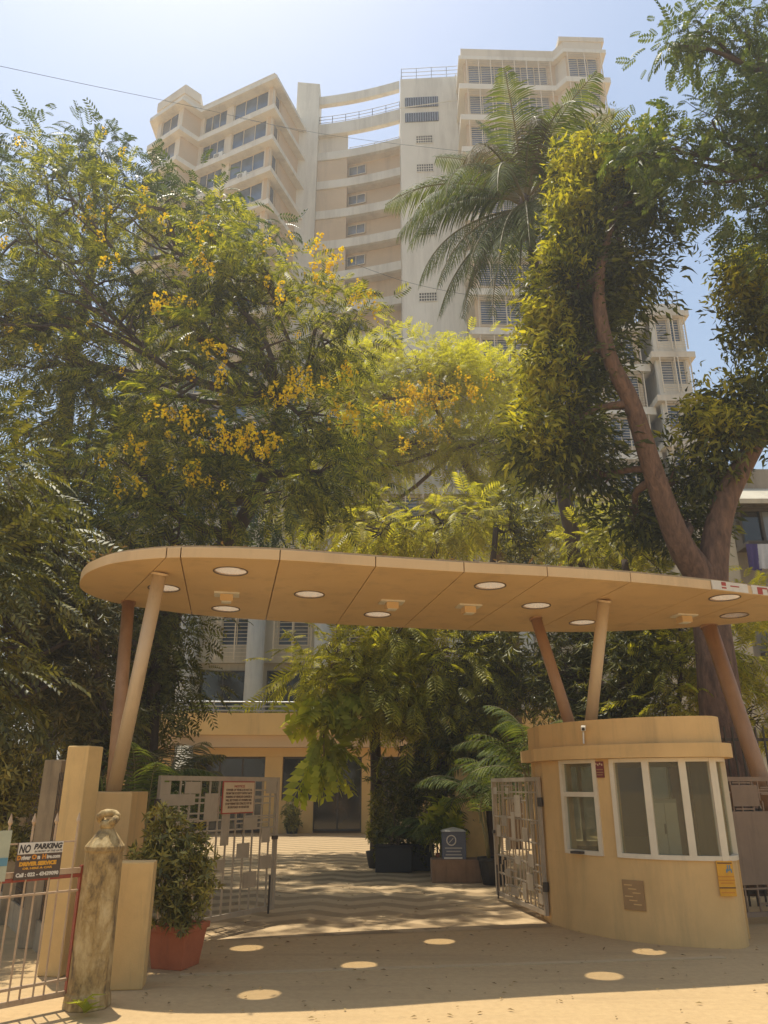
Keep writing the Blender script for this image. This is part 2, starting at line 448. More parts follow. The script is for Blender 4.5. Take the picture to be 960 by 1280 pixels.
class MB:
    def __init__(s):
        s.v, s.f = [], []

    def add(s, vs, fs):
        n = len(s.v)
        s.v += [tuple(p) for p in vs]
        s.f += [tuple(i + n for i in f) for f in fs]
        return s

    def box(s, c, size, rz=0.0):
        hx, hy, hz = size[0] / 2, size[1] / 2, size[2] / 2
        cs, sn = math.cos(rz), math.sin(rz)
        vs = []
        for z in (-hz, hz):
            for x, y in ((-hx, -hy), (hx, -hy), (hx, hy), (-hx, hy)):
                vs.append((c[0] + x * cs - y * sn, c[1] + x * sn + y * cs, c[2] + z))
        return s.add(vs, [(3, 2, 1, 0), (4, 5, 6, 7), (0, 1, 5, 4), (1, 2, 6, 5), (2, 3, 7, 6), (3, 0, 4, 7)])

    def span(s, a, b):
        return s.box([(a[i] + b[i]) / 2 for i in range(3)], [abs(b[i] - a[i]) for i in range(3)])

    def bar(s, p, q, w, h=None):
        p, q = Vector(p), Vector(q)
        h = h or w
        d = (q - p).normalized()
        up = Vector((0, 0, 1)) if abs(d.z) < 0.95 else Vector((0, 1, 0))
        r = d.cross(up).normalized() * (w / 2)
        u = r.cross(d).normalized() * (h / 2)
        vs = []
        for b in (p, q):
            vs += [b - r - u, b + r - u, b + r + u, b - r + u]
        return s.add(vs, [(3, 2, 1, 0), (4, 5, 6, 7), (0, 1, 5, 4), (1, 2, 6, 5), (2, 3, 7, 6), (3, 0, 4, 7)])

    def tube(s, pts, radii, n=8):
        pts = [Vector(p) for p in pts]
        if isinstance(radii, (int, float)):
            radii = [radii] * len(pts)
        ref = None
        rings = []
        for i, p in enumerate(pts):
            a, b = pts[max(i - 1, 0)], pts[min(i + 1, len(pts) - 1)]
            d = (b - a)
            d = d.normalized() if d.length > 1e-9 else Vector((0, 0, 1))
            if ref is None:
                ref = d.orthogonal().normalized()
            ref = (ref - d * ref.dot(d))
            ref = ref.normalized() if ref.length > 1e-6 else d.orthogonal().normalized()
            o = d.cross(ref)
            rings.append([p + (ref * math.cos(2 * math.pi * k / n) + o * math.sin(2 * math.pi * k / n)) * radii[i] for k in range(n)])
        vs = [q for r in rings for q in r]
        fs = []
        for i in range(len(rings) - 1):
            for k in range(n):
                fs.append((i * n + k, i * n + (k + 1) % n, (i + 1) * n + (k + 1) % n, (i + 1) * n + k))
        fs.append(tuple(range(n))[::-1])
        fs.append(tuple((len(rings) - 1) * n + k for k in range(n)))
        return s.add(vs, fs)

    def lathe(s, c, prof, n=20, sq=None):
        """profile of (radius, z) turned about c"""
        vs, fs = [], []
        for r, z in prof:
            for k in range(n):
                a = 2 * math.pi * (k + 0.5) / n
                vs.append((c[0] + r * math.cos(a), c[1] + r * math.sin(a), c[2] + z))
        for i in range(len(prof) - 1):
            for k in range(n):
                fs.append((i * n + k, i * n + (k + 1) % n, (i + 1) * n + (k + 1) % n, (i + 1) * n + k))
        fs.append(tuple(range(n))[::-1])
        fs.append(tuple((len(prof) - 1) * n + k for k in range(n)))
        return s.add(vs, fs)

    def prism(s, poly, z0, z1, holes=()):
        """vertical prism over a plan polygon, with holes right through"""
        loops = [list(poly)] + [list(h) for h in holes]
        flat = [p for l in loops for p in l]
        tri = tessellate_polygon([[Vector((p[0], p[1], 0)) for p in l] for l in loops])
        n = len(flat)
        vs = [(p[0], p[1], z0) for p in flat] + [(p[0], p[1], z1) for p in flat]
        fs = []
        for t in tri:
            a, b, c = [flat[i] for i in t]
            ar = (b[0] - a[0]) * (c[1] - a[1]) - (b[1] - a[1]) * (c[0] - a[0])
            t = t if ar > 0 else t[::-1]
            fs.append(tuple(t)[::-1])
            fs.append(tuple(i + n for i in t))
        o = 0
        for k, l in enumerate(loops):
            m = len(l)
            area = sum(l[i][0] * l[(i + 1) % m][1] - l[(i + 1) % m][0] * l[i][1] for i in range(m))
            flip = (area < 0) != (k > 0)
            for i in range(m):
                q = (o + i, o + (i + 1) % m, n + o + (i + 1) % m, n + o + i)
                fs.append(q[::-1] if flip else q)
            o += m
        return s.add(vs, fs)

    def build(s, name, mat, parent=None, loc=None, local=False, smooth=False, bevel=0.0):
        """one mesh object; coordinates are world ones unless local"""
        if parent is not None and not local:
            off = worldloc(parent)
        elif loc is not None:
            off = Vector(loc)
        else:
            off = Vector((0, 0, 0))
        me = bpy.data.meshes.new(name)
        me.from_pydata([(p[0] - off.x, p[1] - off.y, p[2] - off.z) for p in s.v] if not local else s.v, [], s.f)
        me.materials.append(M[mat] if isinstance(mat, str) else mat)
        if smooth:
            me.polygons.foreach_set('use_smooth', [True] * len(me.polygons))
        me.update()
        o = bpy.data.objects.new(name, me)
        if parent is None and loc is not None and not local:
            o.location = loc
        link(o, parent)
        if bevel:
            bv = o.modifiers.new('bevel', 'BEVEL')
            bv.width = bevel
            bv.segments = 2
            bv.limit_method = 'ANGLE'
            bv.angle_limit = R(40)
        return o


_unit = {}


def piece(name, mat, parent, c, size, rz=0.0, local=False):
    """a plain box piece that shares one mesh with its likes"""
    if mat not in _unit:
        mb = MB().box((0, 0, 0), (1, 1, 1))
        me = bpy.data.meshes.new(mat + '_block')
        me.from_pydata(mb.v, [], mb.f)
        me.materials.append(M[mat])
        _unit[mat] = me
    o = bpy.data.objects.new(name, _unit[mat])
    c = Vector(c)
    o.location = c if (local or parent is None) else c - worldloc(parent)
    o.scale = size
    o.rotation_euler = (0, 0, rz)
    return link(o, parent)


def copy_piece(o, parent, loc, rz=None):
    c = o.copy()
    c.location = loc
    if rz is not None:
        c.rotation_euler = (0, 0, rz)
    return link(c, parent)


def np_mesh(name, V, F, mat, parent=None, off=(0, 0, 0), smooth=False):
    """big mesh from arrays; F is (n,4) or (n,3)"""
    me = bpy.data.meshes.new(name)
    V = np.asarray(V, dtype=np.float32).reshape(-1, 3) - np.asarray(off, dtype=np.float32)
    F = np.asarray(F, dtype=np.int32)
    k = F.shape[1]
    me.vertices.add(len(V))
    me.vertices.foreach_set('co', V.ravel())
    me.loops.add(F.size)
    me.loops.foreach_set('vertex_index', F.ravel())
    me.polygons.add(len(F))
    me.polygons.foreach_set('loop_start', np.arange(0, F.size, k, dtype=np.int32))
    me.polygons.foreach_set('loop_total', np.full(len(F), k, dtype=np.int32))
    me.update(calc_edges=True)
    me.materials.append(M[mat])
    o = bpy.data.objects.new(name, me)
    return link(o, parent)


def catmull(pts, n=8, closed=False):
    pts = [Vector(p) for p in pts]
    out = []
    m = len(pts)
    rg = range(m) if closed else range(m - 1)
    for i in rg:
        p1, p2 = pts[i], pts[(i + 1) % m]
        p0 = pts[i - 1] if (closed or i > 0) else p1 + (p1 - p2)
        p3 = pts[(i + 2) % m] if (closed or i + 2 < m) else p2 + (p2 - p1)
        for k in range(n):
            t = k / n
            out.append(0.5 * ((2 * p1) + (p2 - p0) * t + (2 * p0 - 5 * p1 + 4 * p2 - p3) * t * t + (3 * p1 - p0 - 3 * p2 + p3) * t ** 3))
    if not closed:
        out.append(pts[-1])
    return out


def text_part(name, txt, mat, parent, origin, xdir, up, size, align='CENTER', shear=0.0, bold=0.0, width=None):
    """flat lettering as a mesh: origin = baseline centre, in the parent's own frame"""
    cu = bpy.data.curves.new(name, 'FONT')
    cu.body = txt
    cu.size = size
    cu.align_x = align
    cu.shear = shear
    cu.offset = bold
    cu.extrude = 0.0008
    cu.resolution_u = 2
    o = bpy.data.objects.new(name, cu)
    col.objects.link(o)
    bpy.context.view_layer.update()
    me = bpy.data.meshes.new_from_object(o.evaluated_get(bpy.context.evaluated_depsgraph_get()))
    col.objects.unlink(o)
    bpy.data.objects.remove(o)
    me.materials.clear()
    me.materials.append(M[mat])
    o = bpy.data.objects.new(name, me)
    x, u = Vector(xdir).normalized(), Vector(up).normalized()
    sx = 1.0
    if width:
        xs = [v.co.x for v in me.vertices]
        sx = width / max(1e-6, max(xs) - min(xs))
    mt = Matrix((x * sx, u, x.cross(u))).transposed().to_4x4()
    mt.translation = origin
    o.matrix_local = mt
    link(o, parent)
    o.matrix_local = mt
    return o


# ------------------------------------------------------------------ the setting: ground
tag(MB().add([(-400, -200, 0), (400, -200, 0), (400, 600, 0), (-400, 600, 0)], [(0, 1, 2, 3)]).build('ground', 'ground'), kind='structure')
tag(MB().add([(-2.85, 10.25, 0.004), (2.25, 11.35, 0.004), (2.3, 16, 0.004), (3.5, 22, 0.004), (6, 31.4, 0.004), (-12, 31.4, 0.004), (-9, 20, 0.004), (-4, 14, 0.004)],
             [tuple(range(8))]).build('driveway', 'driveway'), kind='structure')
a, b = G(225, 1219, 0), G(905, 1197, 0)
dv = (b - a).normalized()
nv = Vector((-dv.y, dv.x, 0)) * 0.05
tag(MB().prism([(a - nv)[:2], (b - nv)[:2], (b + nv)[:2], (a + nv)[:2]], 0.0, 0.008).build('threshold_strip', plain('threshold_concrete', (0.56, 0.4, 0.21), 0.9)), kind='structure')


# ------------------------------------------------------------------ plan helpers
def offset_poly(poly, d):
    """grow a counter-clockwise plan polygon by d"""
    n = len(poly)
    out = []
    for i in range(n):
        p0, p1, p2 = [Vector(poly[(i + k) % n]) for k in (-1, 0, 1)]
        e1, e2 = (p1 - p0).normalized(), (p2 - p1).normalized()
        n1, n2 = Vector((e1.y, -e1.x)), Vector((e2.y, -e2.x))
        k = max(0.35, 1 + n1.dot(n2))
        out.append(tuple(p1 + (n1 + n2) * (d / k)))
    return out


_wm = {}


def window_part(parent, c, rz, w, h, n, glass='win', transom=None, frame='white_frame', fw=0.06):
    """window at world point c (bottom centre), facing -Y before the turn: frame > panes"""
    key = (round(w, 2), round(h, 2), n, frame)
    if key not in _wm:
        mb = MB()
        mb.box((-w / 2 + fw / 2, 0, h / 2), (fw, 0.08, h)).box((w / 2 - fw / 2, 0, h / 2), (fw, 0.08, h))
        mb.box((0, 0.001, fw / 2), (w - 2 * fw, 0.08, fw)).box((0, 0.001, h - fw / 2), (w - 2 * fw, 0.08, fw))
        for k in range(1, n):
            mb.box((-w / 2 + w * k / n, 0.002, h / 2), (fw * 0.8, 0.07, h - 2 * fw))
        if transom:
            mb.box((0, 0.004, h * transom), (w - 2 * fw, 0.06, fw * 0.8))
        me = bpy.data.meshes.new('window_frame')
        me.from_pydata(mb.v, [], mb.f)
        me.materials.append(M[frame])
        _wm[key] = me
    o = bpy.data.objects.new('window', _wm[key])
    o.location = Vector(c) - worldloc(parent)
    o.rotation_euler = (0, 0, rz)
    link(o, parent)
    for k in range(n):
        pw = w / n
        piece('pane', glass if random.random() > 0.25 else 'win2' if glass == 'win' else glass, o,
              (-w / 2 + pw * (k + 0.5), 0.012, h / 2), (pw - fw, 0.012, h - 2 * fw), 0, True)
    return o


def facade(root, p, q, tops, wins, wallmat, glass='win', sill=0.85, grille=False):
    """one face of a block, p -> q seen from outside left to right: piers, sills, windows between floor slabs"""
    p, q = Vector((*p, 0)), Vector((*q, 0))
    d = (q - p)
    L = d.length
    d.normalize()
    n = Vector((d.y, -d.x, 0))
    rz = math.atan2(d.y, d.x)
    for zb in tops:
        zf = zb - 2.55
        h = zb - zf
        x = 0.0
        for (x0, x1, k) in wins + [(L, L, 0)]:
            if x0 - x > 0.02:
                c = p + d * ((x + x0) / 2) - n * 0.15
                piece('wall_pier', wallmat, root, (c.x, c.y, zf + h / 2), (x0 - x, 0.3, h), rz)
            if k:
                c = p + d * ((x0 + x1) / 2) - n * 0.15
                piece('sill_wall', wallmat, root, (c.x, c.y, zf + sill / 2), (x1 - x0, 0.3, sill), rz)
                cw = c + n * 0.02
                window_part(root, (cw.x, cw.y, zf + sill), rz, x1 - x0, h - sill, k, glass)
                if grille:
                    g = MB()
                    cg = p + d * ((x0 + x1) / 2) + n * 0.38
                    w = x1 - x0 + 0.3
                    nb = int(w / 0.9)
                    for i in range(nb + 1):
                        t = cg + d * (-w / 2 + w * i / nb)
                        g.bar((t.x, t.y, zf + 0.1), (t.x, t.y, zb - 0.02), 0.06)
                    for i in range(13):
                        z = zf + 0.25 + i * (h - 0.4) / 12
                        a_, b_ = cg - d * (w / 2), cg + d * (w / 2)
                        g.bar((a_.x, a_.y, z), (b_.x, b_.y, z), 0.022)
                    g.build('window_grille', 'white_frame', root)
            x = x1


def slabs(root, poly, bottoms, thick, grow, mat, name='floor_slab'):
    out = offset_poly(poly, grow)
    first = None
    for z in bottoms:
        if first is None:
            first = MB().prism(out, z, z + thick).build(name, mat, root)
            z0 = z
        else:
            copy_piece(first, root, (0, 0, z - z0))


def railing(root, pts, z, h=1.0, mat='rail_metal', rails=3, r=0.025, posts=True, name='railing'):
    mb = MB()
    for k in range(rails):
        zz = z + h * (k + 1) / rails
        mb.tube([(p[0], p[1], zz) for p in pts], r, 5)
    o = mb.build(name, mat, root)
    if posts:
        for p in pts:
            piece('railing_post', mat, root, (p[0], p[1], z + h / 2), (0.05, 0.05, h))
    return o


# ------------------------------------------------------------------ the residential tower
tower = thing('apartment_tower', (0, 48, 0), 'tall cream apartment tower with open roof frames behind the trees', 'building')
LW = [(-8.6, 44.0), (-6.9, 48.8), (-6.9, 58), (-18.5, 58), (-18.6, 47.6), (-16.05, 45.9), (-14.9, 47.08)]
floors = [3 * k + 2 for k in range(1, 17)]
MB().prism(offset_poly(LW, -0.3), 0, 53.2).build('wing_wall', 'tower', tower)
slabs(tower, LW, floors, 0.45, 0.55, 'tower_pale')
MB().prism(offset_poly(LW, 0.6), 53.0, 53.35).build('roof_slab', 'tower_pale', tower)
MB().prism(offset_poly(LW, 0.12), 53.352, 54.3).build('parapet', 'tower', tower)
MB().prism(offset_poly([(-16.05, 45.9), (-15.2, 46.7), (-15.4, 49), (-18.4, 49.6), (-18.6, 47.6)], 0.2), 54.302, 55.2).build('parapet', 'tower', tower)
tops = floors[4:] + [53]
facade(tower, (-14.9, 47.08), (-8.6, 44.0), tops, [(0.35, 2.6, 3), (3.3, 6.55, 3)], 'tower')
facade(tower, (-18.6, 47.6), (-16.05, 45.9), tops, [(0.5, 2.5, 2)], 'tower')
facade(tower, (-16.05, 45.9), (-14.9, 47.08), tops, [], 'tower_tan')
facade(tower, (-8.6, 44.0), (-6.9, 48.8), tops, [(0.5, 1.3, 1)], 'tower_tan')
# pier and the open frame over the core
MB().prism([(-7.4, 48.3), (-5.5, 48.5), (-5.5, 50.5), (-7.4, 50.5)], 0, 58.6).build('core_pier', 'tower_pale', tower, bevel=0.05)


def core_curve(off, x0=-5.49, x1=1.29, n=12):
    out = []
    for i in range(n + 1):
        t = i / n
        x = x0 + (x1 - x0) * t
        y = 48.7 + (47.1 - 48.7) * ((x + 5.5) / 6.8) + 0.18 * math.sin(math.pi * (x + 5.5) / 6.8)
        out.append((x, y + off))
    return out


def strip(o0, o1, x0=-5.49, x1=1.29):
    return core_curve(o0, x0, x1) + core_curve(o1, x0, x1)[::-1]


for k in range(0, 15):
    zt = 51.1 - 3 * k
    MB().prism(strip(0, 0.3), zt - 0.8, zt).build('terrace_band', 'tower_pale', tower)
    MB().prism(strip(0.31, 0.9), zt - 0.8, zt - 0.6).build('terrace_floor', 'tower', tower)
    if k:
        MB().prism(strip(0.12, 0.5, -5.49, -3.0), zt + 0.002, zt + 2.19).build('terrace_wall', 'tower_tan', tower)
        if k < 7:
            c = core_curve(0.7, -3.0, -1.5)
            window_part(tower, (-2.2, c[6][1] + 0.12, zt + 0.95), -0.28, 1.5, 0.95, 2, 'win2')
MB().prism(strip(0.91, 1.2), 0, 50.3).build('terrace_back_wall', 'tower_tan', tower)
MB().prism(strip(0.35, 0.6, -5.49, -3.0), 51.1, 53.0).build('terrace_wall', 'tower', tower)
MB().prism(strip(0, 0.4), 53.0, 54.2).build('roof_beam', 'tower_pale', tower)
MB().prism(strip(0, 0.4), 56.4, 57.3).build('roof_beam', 'tower_pale', tower)
MB().prism(strip(1.5, 1.7, -3.0), 51.0, 51.9).build('roof_beam', 'tower', tower)
railing(tower, core_curve(0.2, n=6), 54.2, 1.0, 'dark_iron')
railing(tower, core_curve(1.6, -2.9, n=4), 51.9, 1.0, 'dark_iron', rails=2)
# stair tower
ST = [(1.3, 45.0), (6.2, 44.7), (6.4, 50), (1.3, 50)]
MB().prism(ST, 0, 55.0).build('stair_wall', 'tower_pale', tower, bevel=0.04)
railing(tower, [(1.4, 45.1), (2.6, 45.05), (3.8, 44.95), (5.0, 44.9), (6.1, 44.8)], 55.0, 1.2, 'rail_metal')
railing(tower, [(1.4, 45.1), (1.4, 47.5), (1.4, 49.9)], 55.0, 1.2, 'rail_metal')
srz = math.atan2(-0.3, 4.9)
for zc, w, h, xc in ((51.9, 2.6, 1.0, 2.95), (50.4, 2.6, 0.9, 2.95)):
    o = MB()
    o.box((0, 0, h / 2), (w, 0.06, h))
    fr = o.build('louvre_window', 'dark_glass', tower, local=True)
    fr.location = Vector((xc, 45.0 - (xc - 1.3) * 0.061 - 0.03, zc)) - worldloc(tower)
    fr.rotation_euler = (0, 0, srz)
    for i in range(14):
        piece('louvre', 'rail_metal', fr, (-w / 2 + w * (i + 0.5) / 14, -0.05, h / 2), (0.04, 0.03, h), 0, True)
pr = MB().tube([(1.2, 44.8, 51.7), (6.2, 44.45, 52.2)], 0.04, 6).build('service_pipe', 'tower_pale', tower)
MB().tube([(5.7, 44.62, 30), (5.7, 44.62, 55)], 0.06, 6).build('drain_pipe', 'tower_pale', tower)
for zc in (47.6, 44.8, 38.9, 33.2, 27.2):
    g = MB().box((0, 0, 0), (1.25, 0.03, 0.72)).build('vent_grid', 'dark_gap', tower, local=True)
    g.location = Vector((3.1, 45.0 - 1.8 * 0.061 - 0.012, zc + 1)) - worldloc(tower)
    g.rotation_euler = (0, 0, srz)
    lat = MB()
    for i in range(8):
        lat.box((-0.625 + 1.25 * i / 7, -0.03, 0), (0.05, 0.03, 0.76))
    for i in range(4):
        lat.box((0, -0.032, -0.36 + 0.72 * i / 3), (1.3, 0.03, 0.05))
    lat.build('lattice', 'tower_pale', g, local=True)
# right wing
RW = [(6.0, 42.0), (12.9, 42.2), (13.5, 41.4), (16.1, 41.5), (16.3, 58), (6.45, 58)]
MB().prism(offset_poly(RW, -0.3), 0, 53.2).build('wing_wall', 'tower', tower)
slabs(tower, RW, floors, 0.5, 0.45, 'tower_pale')
MB().prism(offset_poly(RW, 0.4), 53.0, 53.35).build('roof_slab', 'tower_pale', tower)
MB().prism(offset_poly(RW, 0.2), 53.352, 54.3).build('parapet', 'tower', tower)
MB().prism([(13.1, 41.15), (16.5, 41.25), (16.6, 46), (13.0, 46)], 54.302, 54.75).build('parapet', 'tower', tower)
facade(tower, (6.0, 42.0), (12.9, 42.2), tops, [(0.3, 6.3, 6)], 'tower_tan', sill=0.6, grille=True)
facade(tower, (13.5, 41.4), (16.1, 41.5), tops, [(0.2, 2.4, 3)], 'tower_tan', sill=0.6, grille=True)
facade(tower, (12.9, 42.2), (13.5, 41.4), tops, [], 'tower')
# lower storeys in front of the tower
POD = [(-14, 36.5), (11.5, 36.5), (11.5, 43.5), (-14, 43.5)]
MB().prism(offset_poly(POD, -0.3), 0, 18.9).build('podium_wall', 'white_wall', tower)
slabs(tower, POD, [9.9, 12.9, 15.9, 18.9], 0.4, 0.35, 'white_wall')
wl = []
x = 0.6
while x < 24:
    wl.append((x, x + 1.5, 2))
    x += 2.75
facade(tower, (-14, 36.5), (11.5, 36.5), [9.9, 12.9, 15.9, 18.9], wl, 'white_wall', sill=0.8, grille=True)
for xc in (-12.5, -9.3, -6.1, -2.9, 0.3, 3.5, 6.7):
    MB().lathe((xc, 35.9, 0), [(0.42, 0.05), (0.42, 9.85)], 20).build('column', 'white_wall', tower, smooth=True)
for xc in (-10.9, -7.7, -4.5, -1.3, 1.9, 5.1):
    window_part(tower, (xc, 36.72, 4.6), 0, 2.2, 2.4, 2, 'dark_glass', frame='tile_dark')

def air_con(c, rz, lb):
    t = thing('air_conditioner', c, lb, 'air conditioner', 'air conditioners on the tower ledges', rz)
    MB().box((0, 0, 0.31), (0.85, 0.32, 0.58)).build('casing', 'lamp_white', t, local=True, bevel=0.015)
    rl_ = [(0.2 * math.cos(k * math.pi / 8) - 0.12, -0.165, 0.31 + 0.2 * math.sin(k * math.pi / 8)) for k in range(17)]
    f_ = MB().tube(rl_, 0.014, 5)
    for k in range(5):
        f_.bar((-0.32, -0.168, 0.19 + 0.06 * k), (0.08, -0.168, 0.19 + 0.06 * k), 0.012)
    f_.build('fan_grille', 'dark_iron', t, local=True)
    for k in (-0.3, 0.3):
        piece('foot', 'dark_iron', t, (k, 0, 0.01), (0.06, 0.3, 0.02), 0, True)


for fz, tt, lb in ((41.45, 0.6, 'pale air conditioner on the fourth ledge below the tower roof'), (44.45, 0.15, 'pale air conditioner by the window bay on the third tower ledge'), (38.45, 0.75, 'pale air conditioner on the fifth ledge below the tower roof'),
                   (44.45, 0.7, 'pale air conditioner by the outer corner on the third tower ledge'), (47.45, 0.35, 'pale air conditioner on the second ledge below the tower roof')):
    e0, e1 = Vector((-14.9, 47.08)), Vector((-8.6, 44.0))
    d_ = (e1 - e0).normalized()
    q = e0.lerp(e1, tt) + Vector((d_.y, -d_.x)) * 0.28
    air_con((q.x, q.y, fz), math.atan2(d_.y, d_.x), lb)

# ------------------------------------------------------------------ annexe with a lower roof
annex = thing('apartment_building', (18, 46, 0), 'narrow lower apartment block with stepped window ledges behind the dark glossy tree', 'building')
AN = [(16.75, 40.6), (18.75, 40.6), (18.9, 52), (16.75, 52)]
MB().prism(offset_poly(AN, -0.3), 0, 29.8).build('wing_wall', 'tower_pale', annex)
ab = [29.5 - 3 * k for k in range(9)]
slabs(annex, AN, ab, 0.4, 0.35, 'tower')
MB().prism(offset_poly(AN, 0.02), 29.902, 30.6).build('parapet', 'tower_pale', annex)
railing(annex, [(16.8, 40.7), (17.4, 40.7), (18.1, 40.7), (18.7, 40.7)], 30.6, 1.0, 'rail_metal')
facade(annex, (16.75, 40.6), (18.75, 40.6), ab, [(0.25, 1.05, 1), (1.15, 1.8, 1)], 'tower_pale', 'win', sill=0.9, grille=True)
for z in ab:
    piece('side_screen', 'ink_blue', annex, (18.9, 42, z - 1.0), (0.05, 1.6, 1.6))

# ------------------------------------------------------------------ entrance block with curved balcony
lobby = thing('entrance_block', (-3, 33, 0), 'low ochre entrance block with curved planted balcony and dark doors', 'building')


def lob(off, x0=-13.0, x1=7.0, n=24):
    out = []
    for i in range(n + 1):
        x = x0 + (x1 - x0) * i / n
        out.append((x, 31.2 - 0.018 * (x + 3.5) ** 2 + 0.9 + off))
    return out


MB().prism(lob(0) + lob(0.25)[::-1], 3.75, 4.62).build('balcony_wall', 'lobby', lobby)
MB().prism(lob(0.26) + lob(6)[::-1], 3.75, 3.95).build('balcony_floor', 'lobby', lobby)
MB().prism(lob(0.35) + lob(1.6)[::-1], 3.3, 3.748).build('soffit_beam', 'tower_tan', lobby)
Yw = 33.2
xr = lambda px: P(px, 985, Yw).x
edges = [(-13, xr(212)), (xr(330), xr(352)), (xr(452), xr(475)), (xr(560), 7.0)]
w = MB().span((-13, Yw, 2.95), (7, Yw + 0.3, 3.748))
w.build('lintel_wall', 'lobby', lobby)
for x0, x1 in edges:
    piece('wall_pier', 'lobby', lobby, ((x0 + x1) / 2, Yw + 0.15, 1.474), (x1 - x0, 0.3, 2.948))
piece('dado_wall', 'lobby', lobby, ((xr(352) + xr(392)) / 2, Yw + 0.15, 0.62), (xr(392) - xr(352) - 0.004, 0.28, 1.24))
piece('dado_wall', 'lobby', lobby, ((xr(475) + xr(560)) / 2, Yw + 0.15, 0.62), (xr(560) - xr(475) - 0.004, 0.28, 1.24))
piece('room_back', 'tile_dark', lobby, (-3, Yw + 3.0, 1.6), (20, 0.1, 3.2))
piece('room_floor', 'plinth', lobby, (-3, Yw + 1.6, 0.03), (20, 2.6, 0.06))


def big_window(pa, pb, z0, z1, n, nm):
    x0, x1 = xr(pa) + 0.01, xr(pb) - 0.01
    fr = MB()
    wd = x1 - x0
    for k in range(n + 1):
        fr.box((x0 + wd * k / n, Yw + 0.2, (z0 + z1) / 2), (0.07, 0.06, z1 - z0))
    fr.box(((x0 + x1) / 2, Yw + 0.2, z1 - 0.04), (wd, 0.05, 0.07)).box(((x0 + x1) / 2, Yw + 0.2, z0 + 0.04), (wd, 0.05, 0.07))
    f = fr.build(nm, 'tile_dark', lobby)
    for k in range(n):
        piece('pane', 'dark_glass', f, (x0 + wd * (k + 0.5) / n, Yw + 0.21, (z0 + z1) / 2), (wd / n - 0.07, 0.02, z1 - z0 - 0.12))


big_window(352, 392, 1.24, 2.94, 1, 'window')
big_window(392, 452, 0.06, 2.94, 2, 'glass_door')
big_window(475, 560, 1.24, 2.94, 3, 'window')
big_window(214, 330, 0.06, 2.94, 4, 'glass_door')
MB().lathe((P(226, 985, 31.6).x, 31.6, 0), [(0.36, 0.0), (0.36, 3.3)], 20).build('column', 'white_wall', lobby, smooth=True)
for k in range(3):
    pts = [(p[0], p[1] + 0.1, 4.72 + 0.17 * k) for p in lob(0)]
    MB().tube(pts, 0.035, 6).build('balcony_rail', 'rail_metal', lobby, smooth=True)
for p in lob(0.1, n=10):
    piece('railing_post', 'rail_metal', lobby, (p[0], p[1], 4.87), (0.05, 0.05, 0.5))

# ------------------------------------------------------------------ neighbouring house on the right
house = thing('neighbour_house', (13, 24, 0), 'weathered white house with dark window box and iron balcony beside the thick trunk', 'house')
HX = P(921, 690, 22).x
MB().prism([(HX, 22), (17, 22), (17, 30), (HX, 30)], 0, 11.2).build('wall', 'house_wall', house)
zaw = P(930, 632, 21.6).z
MB().add([(HX - 0.25, 21.0, zaw), (17, 21.0, zaw), (17, 22.05, zaw + 0.75), (HX - 0.25, 22.05, zaw + 0.75),
          (HX - 0.25, 21.0, zaw - 0.15), (17, 21.0, zaw - 0.15), (17, 22.05, zaw + 0.55), (HX - 0.25, 22.05, zaw + 0.55)],
         [(0, 1, 2, 3), (7, 6, 5, 4), (0, 4, 5, 1), (1, 5, 6, 2), (2, 6, 7, 3), (3, 7, 4, 0)]).build('awning', 'white_wall', house)
wz0, wz1 = P(930, 682, 21.7).z, zaw - 0.2
fr = MB()
bx0, bx1 = HX + 0.05, HX + 2.6
for xx in (bx0, bx0 + 0.65, bx0 + 1.3, bx0 + 1.95, bx1):
    fr.box((xx, 21.6, (wz0 + wz1) / 2), (0.08, 0.1, wz1 - wz0))
fr.box(((bx0 + bx1) / 2, 21.6, wz1 + 0.06), (bx1 - bx0 + 0.1, 0.12, 0.12)).box(((bx0 + bx1) / 2, 21.6, wz0 - 0.06), (bx1 - bx0 + 0.1, 0.8, 0.12))
fr.box((bx0, 21.83, (wz0 + wz1) / 2), (0.06, 0.34, wz1 - wz0))
wb = fr.build('window_box', 'tile_dark', house)
for k in range(4):
    piece('pane', 'win2' if k else 'dark_glass', wb, (bx0 + 0.325 + 0.65 * k, 21.63, (wz0 + wz1) / 2), (0.56, 0.02, wz1 - wz0))
bz = P(940, 800, 21.5).z
MB().span((HX + 0.2, 20.9, bz - 0.5), (17, 21.998, bz - 0.3)).build('balcony_floor', 'tile_dark', house)
MB().span((HX + 0.2, 20.9, bz - 0.298), (17, 21.0, bz + 0.5)).build('balcony_wall', paint('dusty_red_wall', (0.27, 0.17, 0.13), None, 0.85, 1.5, 0.5), house)
for k in range(12):
    piece('balcony_bar', 'dark_iron', house, (HX + 0.3 + k * 0.2, 20.95, bz + 0.9), (0.03, 0.03, 0.8))
piece('balcony_rail', 'dark_iron', house, (HX + 1.5, 20.95, bz + 1.31), (2.6, 0.05, 0.05))
